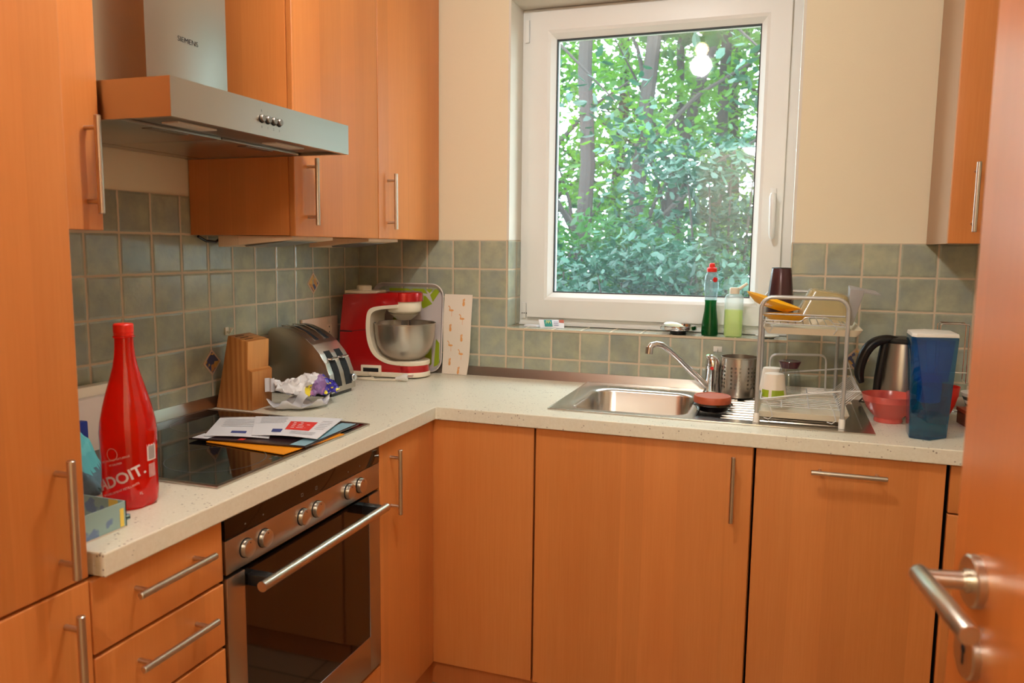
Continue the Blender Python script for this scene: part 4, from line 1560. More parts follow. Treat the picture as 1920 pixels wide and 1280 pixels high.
# serving tray behind the mixer
t = thing('serving_tray', 'white serving tray with green leaf print leaning behind the mixer', 'tray', (.212, -.012, .9))
q = MB()
TA = Matrix.Translation((.213, -.0265, .9028)) @ Matrix.Rotation(math.radians(-4.5), 4, 'X')
P = lambda L, y: [(p[0], y, p[1]) for p in L]
rg = loft(q, [P(rrect(-.138, .138, .012, .318, .040, 7), .006), P(rrect(-.150, .150, 0, .330, .048, 7), -.012), P(rrect(-.147, .147, .003, .327, .046, 7), -.014), P(rrect(-.136, .136, .014, .316, .038, 7), .003)])
q.bm.faces.new(rg[0]); q.bm.faces.new(rg[-1][::-1])
q.xform(TA); tr = q.build('shell', 'tray_white', t)
q = MB()
for pts in ([(-.085, .318), (-.03, .318), (.03, .298), (.02, .275), (-.08, .29)], [(-.01, .318), (.055, .318), (.078, .292), (.035, .296)], [(.06, .318), (.105, .318), (.086, .294)], [(.112, .316), (.126, .300), (.10, .262), (.088, .288)],
            [(.03, .288), (.07, .284), (.098, .255), (.06, .236), (.045, .262)], [(-.08, .05), (-.06, .22), (-.03, .17), (-.04, .04)],
            [(.072, .05), (.10, .115), (.103, .03), (.09, .016)], [(.112, .02), (.118, .125), (.132, .11), (.134, .03)]):
    q.face([(a, .0022, b) for a, b in pts])
q.xform(TA); q.build('leaf_print', 'green_print', tr, flat=True, fixn=False)

# flamingo sheet
t = thing('paper_sheet', 'cream sheet with orange flamingo and pineapple prints leaning on the tiles', 'paper', (.42, -.02, .9))


def sh(u, v, e=0.0):   # u 0..1 left-right, v 0..1 bottom-top
    x = .362 + .114 * u - .012 * (1 - v) ** 2 * u + .003 * math.sin(v * 5) * u
    y = -.030 + .024 * v - .008 * u * (1 - v) * 1.2 + .004 * math.sin(v * 7 + u)
    return (x, y - e, .9012 + .294 * v)


q = MB(); surf(q, sh, lambda u, v: sh(u, v, .0006), 6, 24)
ps = q.build('sheet', 'paper_cream', t, angle=60)
q = MB()


def blob(q, u, v, du, dv, n=10):
    q.face([sh(u + du * math.cos(2 * PI * k / n), v + dv * math.sin(2 * PI * k / n), .0012) for k in range(n)])


def flam(q, u, v):
    blob(q, u, v, .085, .013)
    for k in range(5):
        a = k / 5
        blob(q, u - .07 + .02 * math.sin(a * 5), v + .008 + .05 * a, .016, .008, 6)
    blob(q, u - .10, v + .052, .028, .006, 6)
    q.face([sh(u + .012, v - .01, .0012), sh(u + .024, v - .01, .0012), sh(u + .024, v - .075, .0012), sh(u + .012, v - .075, .0012)])


def pine(q, u, v):
    for k in range(4): blob(q, u + (.02 if k % 2 else -.02), v + .018 + .008 * k, .022, .010, 6)
    blob(q, u, v - .02, .045, .026)
    blob(q, u, v - .005, .04, .02)


for k, (u, v) in enumerate(((.28, .80), (.68, .70), (.28, .36), (.68, .26))): flam(q, u, v)
for k, (u, v) in enumerate(((.70, .90), (.27, .58), (.68, .46), (.27, .15), (.64, .05))): pine(q, u, v)
q.build('print', 'paper_orange_print', ps, flat=True, fixn=False)

# wall socket
t = thing('wall_socket', 'pale double wall socket on the tiles behind the toaster', 'socket', (0, -.288, 1.07))
q = MB(); q.box(0.0005, .011, -.399, -.177, 1.030, 1.117, .003); q.build('plate', 'beige_plastic', t)
for yc in (-.345, -.235):
    q = MB(); q.lathe([(.022, .0112), (.021, .0115), (.019, .0116)], (0, yc, 1.070), 32, 0); s1 = q.build('outlet', 'beige_plastic', t)
    q = MB()
    for dz in (-.0095, .0095): q.cyl((.0116, yc, 1.07 + dz), (.012, yc, 1.07 + dz), .0028, 10)
    q.build('outlet_hole', 'dark_gap', s1)
# wall hooks
for (p, ax, lab) in (((0, -.772, 1.118), 0, 'small white adhesive hook on the tiles above the knife block'), ((1.352, 0, 1.040), 1, 'small clear adhesive hook on the tiles behind the tap')):
    q = MB()
    if ax == 0:
        q.box(0.0005, .003, p[1] - .008, p[1] + .008, p[2] - .015, p[2] + .008, .001)
        q.tube([(.003, p[1], p[2] - .004), (.010, p[1], p[2] - .010), (.016, p[1], p[2] - .004), (.015, p[1], p[2] + .008)], .0022, 8)
        q.tube([(.003, p[1] + .006, p[2] - .004), (.010, p[1] + .008, p[2] - .006), (.014, p[1] + .012, p[2] + .006)], .0020, 8)
    else:
        q.box(p[0] - .014, p[0] + .014, -.003, -.0005, p[2] - .008, p[2] + .010, .001)
        q.tube([(p[0], -.003, p[2] - .002), (p[0], -.010, p[2] - .008), (p[0], -.016, p[2]), (p[0], -.015, p[2] + .008)], .002, 8)
    tag(q.build('wall_hook', 'cream_plastic' if ax == 0 else 'white_plastic', None, p), lab, 'hook')

# ================================================================== TOASTER
t = thing('toaster', 'brushed steel two-lever toaster with curved top beside the knife block', 'toaster', (.13, -.525, .9))
TY0, TY1 = -.597, -.453
pf = [(.018, .912), (.016, 1.098), (.03, 1.109), (.06, 1.114), (.09, 1.110), (.128, 1.095), (.155, 1.080), (.178, 1.063), (.206, 1.033), (.223, 1.006), (.237, .972), (.245, .935), (.245, .912)]
q = MB(); q.prism(pf, 1, TY0, TY1, .003); body = q.build('body', 'steel', t, angle=28)
for ya in (-.563, -.505):
    q = MB()
    for (a, b) in zip(((.045, 1.1135), (.09, 1.1105), (.128, 1.0955)), ((.09, 1.1105), (.128, 1.0955), (.165, 1.0730))):
        q.hexa([(a[0], ya, a[1] - .002), (b[0], ya, b[1] - .002), (b[0], ya + .024, b[1] - .002), (a[0], ya + .024, a[1] - .002)],
               [(a[0], ya, a[1] + .0012), (b[0], ya, b[1] + .0012), (b[0], ya + .024, b[1] + .0012), (a[0], ya + .024, a[1] + .0012)])
    sl = q.build('bread_slot', 'dark_gap', t)
    q = MB(); q.tube([(.045, ya - .002, 1.116), (.09, ya - .002, 1.113), (.128, ya - .002, 1.098), (.168, ya - .002, 1.073)], .0022, 8); q.build('slot_rim', 'chrome', sl)


def endp(z):     # x of the end face at height z
    for (x0, z0), (x1, z1) in zip(pf[7:], pf[8:]):
        if z1 <= z <= z0: return x0 + (x1 - x0) * (z0 - z) / (z0 - z1)
    return .245


for ya in (-.572, -.513):
    q = MB()
    zz = [1.040, 1.02, 1.0, .98, .96, .94, .93]
    for a, b in zip(zz, zz[1:]):
        q.hexa([(endp(a) - .002, ya, a), (endp(b) - .002, ya, b), (endp(b) - .002, ya + .034, b), (endp(a) - .002, ya + .034, a)],
               [(endp(a) + .0014, ya, a), (endp(b) + .0014, ya, b), (endp(b) + .0014, ya + .034, b), (endp(a) + .0014, ya + .034, a)])
    ls = q.build('lever_track', 'dark_gap', t)
    q = MB(); q.box(endp(1.018) + .001, endp(1.018) + .020, ya - .002, ya + .036, 1.014, 1.021, .003); q.build('lever', 'chrome', ls)
q = MB(); q.cyl((.2445, -.472, .948), (.2505, -.472, .948), .0135, 28); q.cyl((.2445, -.472, .948), (.256, -.472, .948), .009, 24); q.build('dial', 'chrome', t)
q = MB(); q.box(.030, .236, TY0 + .012, TY1 - .010, .9005, .9135, .003); q.build('base', 'black_plastic', t)

# ================================================================== KNIFE BLOCK
t = thing('knife_block', 'empty stepped wooden knife block between cooktop and toaster', 'knife block', (.09, -.80, .9))
q = MB(); q.hexa([(.018, -.848, .9005), (.124, -.848, .9005), (.124, -.752, .9005), (.018, -.752, .9005)],
                 [(.066, -.848, 1.112), (.134, -.848, 1.097), (.134, -.752, 1.097), (.066, -.752, 1.112)], .002); q.build('tall_block', 'wood_block', t)
q = MB(); q.hexa([(.1245, -.848, .9005), (.142, -.848, .9005), (.138, -.752, .9005), (.1245, -.752, .9005)],
                 [(.1305, -.848, 1.018), (.146, -.848, 1.011), (.142, -.752, 1.010), (.1305, -.752, 1.017)], .0015); q.build('short_block', 'wood_block', t)
q = MB()
for k in range(3): q.box(.080 + k * .016, .083 + k * .016, -.835, -.80, 1.101 - k * .0035 + .0035, 1.1095 - k * .0036)
q.build('knife_slot', 'dark_gap', t)

# ================================================================== CRUMPLED BAG
t = thing('snack_bag', 'crumpled white, blue and purple snack bag on the worktop corner', 'bag', (.215, -.735, .90))


def crumple(q, amp, sc_, seed):
    for v in q.bm.verts:
        p = v.co * sc_ + Vector((seed, seed * .7, 0))
        nv = Vector((noise.noise(p), noise.noise(p + Vector((9, 0, 0))), noise.noise(p + Vector((0, 9, 0)))))
        v.co += nv * amp


q = MB()
nu, nv_ = 44, 26
grid = []
for i in range(nu + 1):
    u = i / nu * 2 - 1
    row = []
    for j in range(nv_ + 1):
        a = -0.10 + (PI + .45) * j / nv_
        wv_ = .042 * (1 - .35 * u * u) * (1 + .1 * math.sin(9 * u))
        hv_ = .036 * (1 - .28 * u * u) + .012 * math.sin(3 * u + 1)
        x = u * .092
        y = -math.cos(a) * wv_
        z = .030 + math.sin(a) * hv_ * 1.15 + (.018 * max(0, -u) ** 2)
        pv = Vector((u * 2.6, a * 1.3, 0))
        k = 1 - abs((noise.noise(pv * 1.4) * 2) % 1 - .5)
        x += .010 * noise.noise(pv * 2 + Vector((5, 0, 0)))
        y += .014 * noise.noise(pv * 1.7 + Vector((0, 5, 0)))
        z += .016 * abs(noise.noise(pv * 1.9)) - .006 * k
        row.append(q._v((x, y, max(z, .002))))
    grid.append(row)
for i in range(nu):
    for j in range(nv_):
        q.bm.faces.new((grid[i][j], grid[i + 1][j], grid[i + 1][j + 1], grid[i][j + 1]))
ZB = Matrix.Rotation(math.radians(48), 4, 'Z')
q.xform(Matrix.Translation((0, 0, .004)))
o = q.build('printed_side', 'snack_bag_print', t, local=True, angle=24)
o.rotation_euler = (0, 0, math.radians(48)); o.location = (.015, .02, .006)
sol = o.modifiers.new('s', 'SOLIDIFY'); sol.thickness = .0006
# open silvery-white underside spreading on the worktop
q = MB()
grid = []
for i in range(25):
    a = 2 * PI * i / 24
    row = []
    for j in range(9):
        r = j / 8
        x = (.078 + .010 * math.sin(3 * a)) * r * math.cos(a) * 1.1
        y = (.050 + .008 * math.cos(2 * a + 1)) * r * math.sin(a)
        z = .001 + .020 * r ** 4 * (1 + .6 * math.sin(5 * a)) + .006 * abs(noise.noise(Vector((x * 40, y * 40, 3))))
        row.append(q._v((x, y, z)))
    grid.append(row)
for i in range(24):
    for j in range(1, 8):
        q.bm.faces.new((grid[i][j], grid[i + 1][j], grid[i + 1][j + 1], grid[i][j + 1]))
    q.bm.faces.new((grid[i][0], grid[i + 1][1], grid[i][1]))
o = q.build('inner_side', 'foil_white', t, local=True, angle=24, fixn=False)
o.rotation_euler = (0, 0, math.radians(45)); o.location = (.032, -.036, .0008)
sol = o.modifiers.new('s', 'SOLIDIFY'); sol.thickness = .0006
for (p, s_, rz, tl_) in (((-.058, -.050, .066), (.014, .001, .020), .6, .0), ((.040, -.050, .026), (.030, .001, .012), .2, .9)):
    q = MB()

    def f(u, v, p=p, s_=s_, rz=rz, tl_=tl_):
        a, b = (u - .5) * 2 * s_[0], (v - .5) * 2 * s_[2]
        a, b = a * math.cos(tl_) - b * math.sin(tl_), a * math.sin(tl_) + b * math.cos(tl_)
        return (p[0] + a * math.cos(rz), p[1] + a * math.sin(rz) + .006 * math.sin(6 * u), p[2] + b)
    surf(q, f, lambda u, v: tuple(Vector(f(u, v)) + Vector((.0008, -.0008, 0))), 8, 3)
    q.build('flap', 'foil_white', t, local=True)

# ================================================================== PAPERS ON THE COOKTOP


def sheet(name, mats, corners, z, thick, label, cat, marks=(), lift=0.0, group=None, edge=None):
    """corners A,B,C,D (x,y) anticlockwise; slight curl; marks: (u0,u1,v0,v1,mi)"""
    A, B, C, D = [Vector((c[0], c[1], 0)) for c in corners]
    def f(u, v, e=0.0):
        p = A * (1 - u) * (1 - v) + B * u * (1 - v) + C * u * v + D * (1 - u) * v
        return Vector((p.x, p.y, z + e + lift * (math.sin(PI * u) * .6 + .4 * u * v) * (1 - .4 * v)))
    ctr = (A + C) / 2
    t = thing(name, label, cat, (ctr.x, ctr.y, z), group)
    q = MB(); surf(q, f, lambda u, v: f(u, v, thick), 14, 6)
    o = q.build('sheet', mats[0], t, angle=60)
    if marks:
        q = MB()
        for (u0, u1, v0, v1, mi) in marks:
            q.mi = mi
            n_ = max(1, int((u1 - u0) * 12))
            for k in range(n_):
                a, b = u0 + (u1 - u0) * k / n_, u0 + (u1 - u0) * (k + 1) / n_
                q.face([f(a, v0, thick + .0006), f(b, v0, thick + .0006), f(b, v1, thick + .0006), f(a, v1, thick + .0006)])
        q.build('print', mats[1:], o, flat=True, fixn=False)
    return t


lines = lambda u0, u1, v0, dv, n, mi, j=0.1: [(u0, u1 - (u1 - u0) * R.random() * j, v0 - k * dv - .012, v0 - k * dv, mi) for k in range(n)]
sheet('brochure', ['brochure_orange', 'paper_white', 'print_grey'], [(.285, -1.205), (.519, -1.235), (.545, -1.02), (.31, -1.00)], .9062, .002,
      'orange brochure at the bottom of the paper pile on the cooktop', 'brochure', [(.42, .95, .45, .9, 0)])
sheet('magazine', ['brochure_dark', 'print_pale_blue', 'print_red', 'paper_white'], [(.235, -1.205), (.536, -1.175), (.530, -.925), (.22, -.965)], .9090, .003,
      'dark magazine with a pale blue corner lying under the letters', 'magazine', [(.86, .985, 0.02, .98, 0), (.4, .45, .04, .10, 1), (.02, .16, .01, .2, 2)], .002)
sheet('letter', ['paper_white', 'print_blue', 'print_grey'], [(.262, -1.185), (.420, -1.150), (.30, -.955), (.165, -1.01)], .9145, .0012,
      'plain white letter on the left of the paper pile', 'letter', [(.38, .62, .13, .24, 0)] + lines(.15, .85, .85, .09, 5, 1), .004)
sheet('letter', ['paper_white', 'print_red', 'print_grey', 'print_blue', 'paper_white'], [(.370, -1.150), (.535, -1.125), (.480, -.920), (.250, -.975)], .9180, .0012,
      'opened letter with a big red panel on top of the paper pile', 'letter',
      [(.45, .78, .28, .72, 0), (.28, .42, .14, .30, 2), (.5, .62, .63, .66, 3), (.5, .72, .55, .57, 3), (.5, .72, .47, .49, 3), (.5, .7, .39, .41, 3)] + lines(.08, .40, .92, .07, 5, 1) + lines(.55, .9, .22, .05, 3, 1) + lines(.82, .95, .8, .08, 6, 1), .006)

# ================================================================== RED BOTTLE
BX_, BY_ = .452, -1.598
t = thing('water_bottle', 'red one-litre sparkling water bottle with white lettering on the worktop', 'bottle', (BX_, BY_, .9))
prof = [(.030, .9035), (.040, .9010), (.0452, .908), (.0468, .925), (.0462, .96), (.0462, .985), (.0470, 1.0), (.0475, 1.035), (.0455, 1.055), (.0400, 1.082), (.0330, 1.108), (.0260, 1.132), (.0205, 1.152), (.0172, 1.172), (.0158, 1.190), (.0155, 1.204)]


def pet(a, i, h):
    if h < .93:
        k = (.93 - h) / .03
        return 1 - .13 * min(k, 1) * (.5 + .5 * math.cos(5 * a)) ** 3
    return 1


q = MB(); q.lathe(prof, (BX_, BY_, 0), 60, mod=pet, cap1=False); bd = q.build('body', 'red_pet', t)
q = MB(); q.lathe([(.0175, 1.2035), (.0182, 1.205), (.0175, 1.2065)], (BX_, BY_, 0), 36); q.build('neck_ring', 'red_pet', t)
q = MB(); q.lathe([(.0160, 1.207), (.0163, 1.2115), (.0155, 1.212), (.0164, 1.213), (.0164, 1.226), (.0150, 1.228), (.012, 1.2285)], (BX_, BY_, 0), 36, mod=lambda a, i, h: 1 + .012 * math.cos(36 * a)); q.build('cap', 'red_cap', t)
va = math.atan2(CAM.y - BY_, CAM.x - BX_)


def wrap(a0, z0, rot=0.0, r=.0472):
    def f(x, y):
        xx = x * math.cos(rot) - y * math.sin(rot)
        yy = x * math.sin(rot) + y * math.cos(rot)
        a = a0 + xx / r
        return (BX_ + r * math.cos(a), BY_ + r * math.sin(a), z0 + yy)
    return f


q = MB()
q.text('BADOIT.', .0275, wrap(va - .46, .948, .36), bold=.0006)
q.text('NATURELLEMENT P\u00c9TILLANTE', .0052, wrap(va - .40, .936, .34))
q.text('EAU MIN\u00c9RALE NATURELLE', .0045, wrap(va - .55, .992, .25))
q.text('ST GALMIER', .0045, wrap(va - .50, .984, .25))
for k in range(28):
    a, b = 2 * PI * k / 28, 2 * PI * (k + 1) / 28
    fn = wrap(va - .62, 1.003)
    q.face([fn(.010 * math.cos(a), .011 * math.sin(a)), fn(.010 * math.cos(b), .011 * math.sin(b)), fn(.0092 * math.cos(b), .0102 * math.sin(b)), fn(.0092 * math.cos(a), .0102 * math.sin(a))])
q.text('1L', .007, wrap(va + .35, .928))
q.build('lettering', 'label_white', bd, flat=True, fixn=False)
q = MB()
fn = wrap(va + .88, .985)
for k in range(4):
    a, b = -.011 + .0055 * k, -.011 + .0055 * (k + 1)
    q.face([fn(a, 0), fn(b, 0), fn(b, .030), fn(a, .030)])
q.mi = 1
fn2 = wrap(va + .88, .985, 0, .0475)
for k in range(11):
    y0 = .003 + k * .0022
    for m_ in range(3):
        a, b = -.008 + .005 * m_, -.008 + .005 * (m_ + 1)
        q.face([fn2(a, y0), fn2(b, y0), fn2(b, y0 + .0009), fn2(a, y0 + .0009)])
q.mi = 0
for k in range(6): q.face([fn(-.008 + k * .0026, -.030), fn(-.0070 + k * .0026, -.030), fn(-.0070 + k * .0026, -.006), fn(-.008 + k * .0026, -.006)])
q.build('barcode', ['label_white', 'ink'], bd, flat=True, fixn=False)
q = MB(); q.text('no', .030, wrap(va + .2, .975, 0, -.0466)); q.build('far_side_lettering', 'red_cap', bd, flat=True, fixn=False) if False else q.bm.free()

# ================================================================== LEFT END OF THE WORKTOP
t = thing('cardboard_box', 'open pale blue patterned cardboard box at the worktop end', 'box', (.47, -1.74, .9))
q = MB()
X0, X1, Y0, Y1 = .400, .538, -1.788, -1.694
q.box(X0, X1, Y0, Y0 + .002, .9025, .945); q.box(X0, X1, Y1 - .002, Y1, .9025, .945); q.box(X0, X0 + .002, Y0, Y1, .9025, .945); q.box(X1 - .002, X1, Y0, Y1, .9025, .945)
q.build('wall', 'box_print', t)
q = MB(); q.box(X0, X1, Y0, Y1, .9005, .903); q.build('bottom', 'paper_cream', t)
q = MB()
q.face([(X1 + .0004, Y1 - .014, .904), (X1 + .0004, Y1 - .006, .904), (X1 + .0004, Y1 - .006, .935), (X1 + .0004, Y1 - .014, .935)])
q.face([(X1 - .035, Y1 - .0025, .905), (X1 - .015, Y1 - .0025, .905), (X1 - .015, Y1 - .0025, .9445), (X1 - .035, Y1 - .0025, .9445)])
q.build('yellow_patch', 'print_yellow', t, flat=True)
q = MB()
for a in (0, 1): q.box(.40, .513, -1.692 + a * .001, -1.662, .9005 + a * .002, .905 + a * .004)
tag(q.build('box_lid', 'box_print', None, (.46, -1.67, .9)), 'flat cardboard lid lying between the blue box and the red bottle', 'lid')
q = MB()
N_ = 36
gr = []
for i in range(N_ + 1):
    row = []
    for j in range(N_ + 1):
        u, v = i / N_ * 2 - 1, j / N_ * 2 - 1
        r = math.sqrt(u * u + v * v)
        hgt = max(0.0, 1 - r ** 2.6) * .118
        p = Vector((u * 2.2, v * 2.2, 1.3))
        hgt *= (1 + .30 * noise.noise(p * 2.1))
        hgt += .020 * (.5 - abs(math.sin(5 * u + 2.2 * v + 3 * noise.noise(p * .9)))) * (1 - r if r < 1 else 0)
        hgt += .010 * abs(noise.noise(p * 4)) * (r < 1)
        row.append(q._v((u * .12 + .012 * noise.noise(p), v * .105 + .012 * noise.noise(p + Vector((4, 4, 0))), max(hgt, 0.0) + .0015)))
    gr.append(row)
for i in range(N_):
    for j in range(N_):
        u, v = (i + .5) / N_ * 2 - 1, (j + .5) / N_ * 2 - 1
        if u * u + v * v < 1.0:
            f = q.bm.faces.new((gr[i][j], gr[i + 1][j], gr[i + 1][j + 1], gr[i][j + 1]))
            f.material_index = 1 if math.hypot(u, v) > .80 + .06 * math.sin(3 * v + u) and u - v > -.2 else 0
o = q.build('towel', ['towel_teal', 'towel_slate'], None, (.245, -1.600, .9), local=True, angle=70, fixn=False)
sol = o.modifiers.new('s', 'SOLIDIFY'); sol.thickness = .003; sol.offset = -1
tag(o, 'crumpled turquoise and grey towel heaped behind the red bottle', 'towel')
q = MB(); q.box(.018, .052, -1.50, -1.215, .9005, 1.040, .004)
tag(q.build('storage_box', 'cream_plastic', None, (.035, -1.36, .9)), 'white box standing against the tiles behind the red bottle', 'box')
q = MB(); q.hexa([(.056, -1.50, .9005), (.105, -1.50, .9005), (.105, -1.262, .9005), (.056, -1.262, .9005)], [(.056, -1.50, 1.018), (.080, -1.50, 1.018), (.080, -1.262, 1.018), (.056, -1.262, 1.018)], .004)
crumple(q, .004, 30, 2)
tag(q.build('napkin_pack', 'napkin', None, (.08, -1.38, .9)), 'beige paper napkin pack in front of the white box', 'napkins')
q = MB(); q.box(.115, .135, -1.445, -1.395, .9005, .985, .004)
tag(q.build('packet', 'dark_blue', None, (.125, -1.42, .9)), 'small dark blue packet between napkins and towel', 'packet')

# ================================================================== DOOR AT THE RIGHT EDGE
dn = Vector((-.988, -.156, 0))
dl = Vector((-.156, .988, 0))     # towards the free edge
P0 = Vector((1.748, -1.822, 0))   # rosette foot on the door face
t = thing('door_1', 'open orange wood interior door with steel lever handle at the right edge', 'door', (P0.x, P0.y, 0), kind='structure')


def dpt(s_, n_, z): return P0 + dl * s_ + dn * n_ + Vector((0, 0, z))


q = MB()
c = [dpt(.062, 0, 0), dpt(-.76, 0, 0), dpt(-.76, -.040, 0), dpt(.062, -.040, 0)]
q.hexa([p + Vector((0, 0, .008)) for p in c], [p + Vector((0, 0, 2.03)) for p in c], .002)
q.build('leaf', 'wood_door', t)


def disc(q, s_, z, r, h0, h1, seg=40):
    q.tube([dpt(s_, h0, z), dpt(s_, h1 - .0015, z), dpt(s_, h1, z)], [r, r, r - .0015], seg)


q = MB(); disc(q, 0, 1.045, .026, 0, .009); ro = q.build('rosette', 'handle_steel', t)
q = MB()
q.tube([dpt(0, .009, 1.045), dpt(0, .014, 1.045)], .0115, 24)
q.tube([dpt(0, .012, 1.045), dpt(0, .049, 1.045)], .0088, 24)
q.tube([dpt(.012, .051, 1.045), dpt(.010, .051, 1.045), dpt(-.120, .051, 1.045), dpt(-.122, .051, 1.045)], [.0085, .0095, .0095, .0085], 28)
q.build('lever', 'handle_steel', t)
q = MB(); disc(q, 0, .970, .026, 0, .008); kr = q.build('key_rosette', 'handle_steel', t)
q = MB(); q.tube([dpt(0, .008, .974), dpt(0, .0085, .974)], .0045, 16); q.hexa([dpt(-.002, .008, .958), dpt(.002, .008, .958), dpt(.002, .0085, .958), dpt(-.002, .0085, .958)], [dpt(-.002, .008, .974), dpt(.002, .008, .974), dpt(.002, .0085, .974), dpt(-.002, .0085, .974)])
q.build('keyhole', 'dark_gap', kr)

# ceiling lamp
t = thing('ceiling_lamp', 'small ceiling lamp with a warm bulb above the kitchen floor', 'lamp', (1.08, -1.38, 2.5))
q = MB(); q.lathe([(.05, 2.499), (.05, 2.485), (.02, 2.478), (.018, 2.44)], (1.08, -1.38, 0), 32); q.build('ceiling_plate', 'white_plastic', t)
q = MB(); q.lathe([(.018, 2.44), (.030, 2.425), (.034, 2.408), (.026, 2.388), (.008, 2.380)], (1.08, -1.38, 0), 32); q.build('bulb', 'bulb_glass', t)

# ================================================================== OUTDOORS
struct(bx('floor_outside', 'soil', None, -9, 11, .36, 22, -.5, -.4), 'shaded garden ground outside the window', 'ground')


def leaves(n, fn, size, m):
    vs, fs = [], []
    for k in range(n):
        c, s_ = fn(), size * R.uniform(.6, 1.3)
        a = Vector((R.gauss(0, 1), R.gauss(0, 1), R.gauss(0, .6))).normalized()
        b = a.cross(Vector((R.gauss(0, .6), R.gauss(0, .6), 1))).normalized()
        nn = a.cross(b)
        i = len(vs)
        vs += [c - a * s_, c - a * s_ * .35 + b * s_ * .5 + nn * s_ * .1, c + a * s_ * .45 + b * s_ * .42 + nn * s_ * .1, c + a * s_, c + a * s_ * .45 - b * s_ * .42 + nn * s_ * .1, c - a * s_ * .35 - b * s_ * .5 + nn * s_ * .1]
        fs += [(i, i + 1, i + 2, i + 3), (i, i + 3, i + 4, i + 5)]
    return vs, fs


def tree(x, y, lean, rad, nl, size, lm, label, zr=(-.3, 6.5), spread=1.2, name='tree', fork=False):
    t = thing(name, label, 'tree', (x, y, -.4), 'trees outside the window')
    q = MB()
    path, rs = [], []
    for k in range(9):
        z = -.4 + k * .85
        path.append((x + lean * z + .10 * noise.noise(Vector((x * 3, z * .7, 1))), y + .08 * noise.noise(Vector((x * 3, z * .7, 5))), z)); rs.append(rad * (1 - .06 * k))
    q.tube(path, rs, 10)
    for k in range(7 if not fork else 12):
        z = R.uniform(.6, 5)
        a = R.uniform(0, 2 * PI)
        L = R.uniform(.7, 1.6)
        p0 = Vector((x + lean * z, y, z))
        p1 = p0 + Vector((math.cos(a) * L * .5, math.sin(a) * L * .3, L * .5)); p2 = p1 + Vector((math.cos(a) * L * .6, math.sin(a) * L * .3, L * .35))
        q.tube([p0, p1, p2], [rad * .35, rad * .22, rad * .08], 6)
    q.build('trunk', 'bark', t)
    cl = [Vector((x + R.gauss(0, spread), y + .9 + R.gauss(0, spread * .5), R.uniform(*zr))) for _ in range(max(8, nl // 60))]

    def fn():
        c = R.choice(cl)
        return c + Vector((R.gauss(0, .22), R.gauss(0, .22), R.gauss(0, .14)))
    vs, fs = leaves(nl, fn, size, lm)
    me = bpy.data.meshes.new('foliage')
    off = Vector((x, y, -.4))
    me.from_pydata([tuple(v - off) for v in vs], [], fs)
    me.materials.append(MATS[lm])
    o = bpy.data.objects.new('foliage', me); col.objects.link(o); o.parent = t


TR = [(-.68, 5.0, -.006, .075, 4200, .048, 'leaf_mid', 'slim dark trunk at the left edge of the window'),
      (-.29, 4.6, .008, .085, 4200, .048, 'leaf_far', 'upright trunk second from the left in the window'),
      (.02, 5.2, .060, .095, 4200, .050, 'leaf_far', 'slightly slanting trunk left of the window middle'),
      (.335, 6.5, .005, .06, 3600, .052, 'leaf_far', 'thin trunk behind the window middle'),
      (-.15, 6.0, .25, .075, 3600, .052, 'leaf_far', 'strongly slanting trunk right of the window middle'),
      (.62, 6.4, .07, .08, 4000, .052, 'leaf_far', 'upright trunk in the right part of the window'),
      (-2.2, 8.5, .0, .13, 5200, .068, 'leaf_far', 'far tree behind the left window edge'),
      (1.7, 8.5, .0, .12, 5200, .068, 'leaf_far', 'far tree behind the right window edge')]
TR += [(-1.0, 9.5, .02, .11, 5200, .075, 'leaf_mid', 'far tree filling the gap behind the left trunks'),
       (.75, 9.2, .0, .11, 5200, .075, 'leaf_mid', 'far tree filling the gap behind the window middle'),
       (3.2, 4.2, .0, .12, 2600, .12, 'leaf_mid', 'unseen leafy tree added right of the window view'),  # from here on: unseen trees, added so the hood steel reflects green
       (5.2, 5.0, .0, .14, 3000, .15, 'leaf_mid', 'unseen big leafy tree added far right of the window view'),
       (7.4, 6.2, .0, .14, 3000, .18, 'leaf_far', 'unseen big leafy tree added at the far right corner of the garden'),
       (-3.2, 4.4, .0, .12, 2600, .12, 'leaf_mid', 'unseen leafy tree added left of the window view'),
       (4.2, 7.6, .0, .14, 3000, .16, 'leaf_far', 'unseen tall tree added behind the trees on the right of the garden')]
for a in TR: tree(*a)
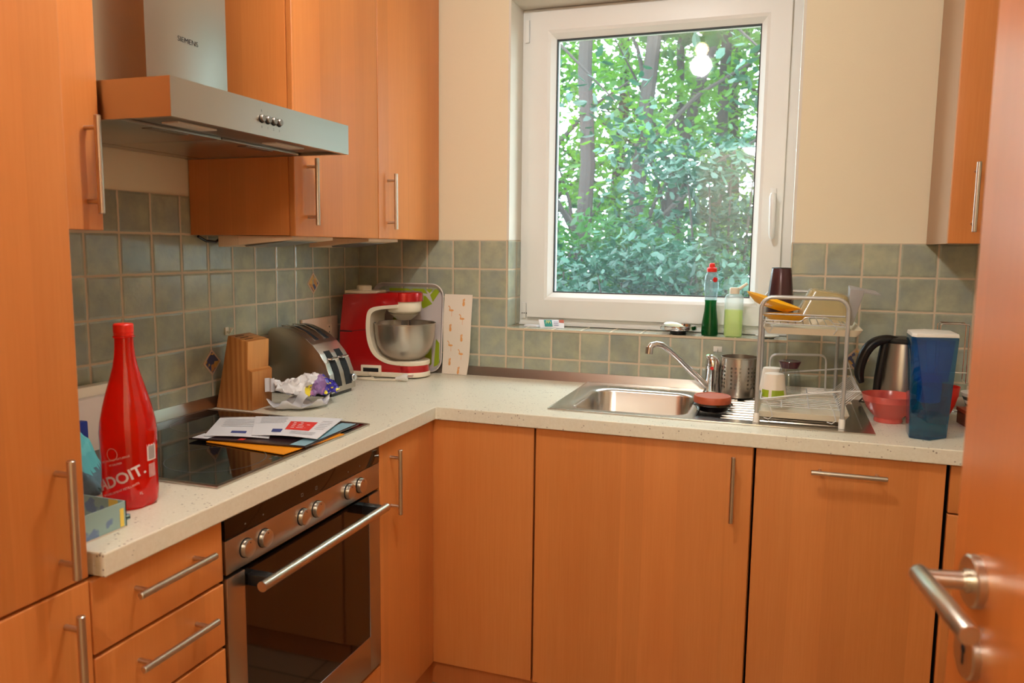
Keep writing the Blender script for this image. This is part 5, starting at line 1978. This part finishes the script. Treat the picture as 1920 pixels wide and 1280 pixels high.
# shrubs
for (x, y, z1, sx, n_, size, lm, lab) in ((-.05, 3.1, 1.25, .55, 5200, .034, 'leaf_near', 'low bluish green shrub at the bottom left of the window'),
                                          (.65, 2.6, 1.25, .5, 4800, .034, 'leaf_near', 'low bluish green shrub below the window middle'),
                                          (1.15, 3.2, 2.1, .42, 5200, .038, 'leaf_near', 'taller shrub filling the right side of the window'),
                                          (.55, 4.0, 1.5, .5, 4200, .042, 'leaf_mid', 'mid green bush behind the low shrubs'),
                                          (-.6, 4.4, 1.5, .6, 4200, .042, 'leaf_mid', 'mid green bush between the left trunks')):
    t = thing('shrub', lab, 'shrub', (x, y, -.4), 'shrubs outside the window')
    q = MB()
    for k in range(5):
        q.tube([(x + .05 * k - .1, y, -.4), (x + .10 * k - .2, y, z1 * .5), (x + .16 * k - .32, y + .05, z1 * .95)], [.02, .014, .005], 6)
    q.build('stem', 'bark', t)
    cl = [Vector((x + R.gauss(0, sx), y + R.gauss(0, .3), R.uniform(-.3, z1) + .1)) for _ in range(110)]

    def fn(cl=cl):
        c = R.choice(cl)
        return c + Vector((R.gauss(0, .12), R.gauss(0, .12), R.gauss(0, .05)))
    vs, fs = leaves(n_, fn, size, lm)
    me = bpy.data.meshes.new('foliage')
    off = Vector((x, y, -.4))
    me.from_pydata([tuple(v - off) for v in vs], [], fs)
    me.materials.append(MATS[lm])
    o = bpy.data.objects.new('foliage', me); col.objects.link(o); o.parent = t
# overhanging twigs close to the pane
for (x, y, z, n_, lab) in ((.55, 1.6, 2.15, 60, 'leafy twig hanging at the top left of the window'), (1.42, 1.7, 2.25, 70, 'leafy twig hanging at the top right of the window')):
    t = thing('leafy_twig', lab, 'twig', (x, y, z), 'twigs near the pane')
    q = MB(); q.tube([(x - .4, y + .1, z + .5), (x - .1, y, z + .2), (x + .1, y, z)], [.01, .007, .003], 6); q.build('twig', 'bark', t)
    vs, fs = leaves(n_, lambda: Vector((x + R.gauss(0, .16), y + R.gauss(0, .1), z + R.gauss(0, .12))), .036, 'leaf_near')
    me = bpy.data.meshes.new('foliage')
    me.from_pydata([tuple(v - Vector((x, y, z))) for v in vs], [], fs)
    me.materials.append(MATS['leaf_near'])
    o = bpy.data.objects.new('foliage', me); col.objects.link(o); o.parent = t
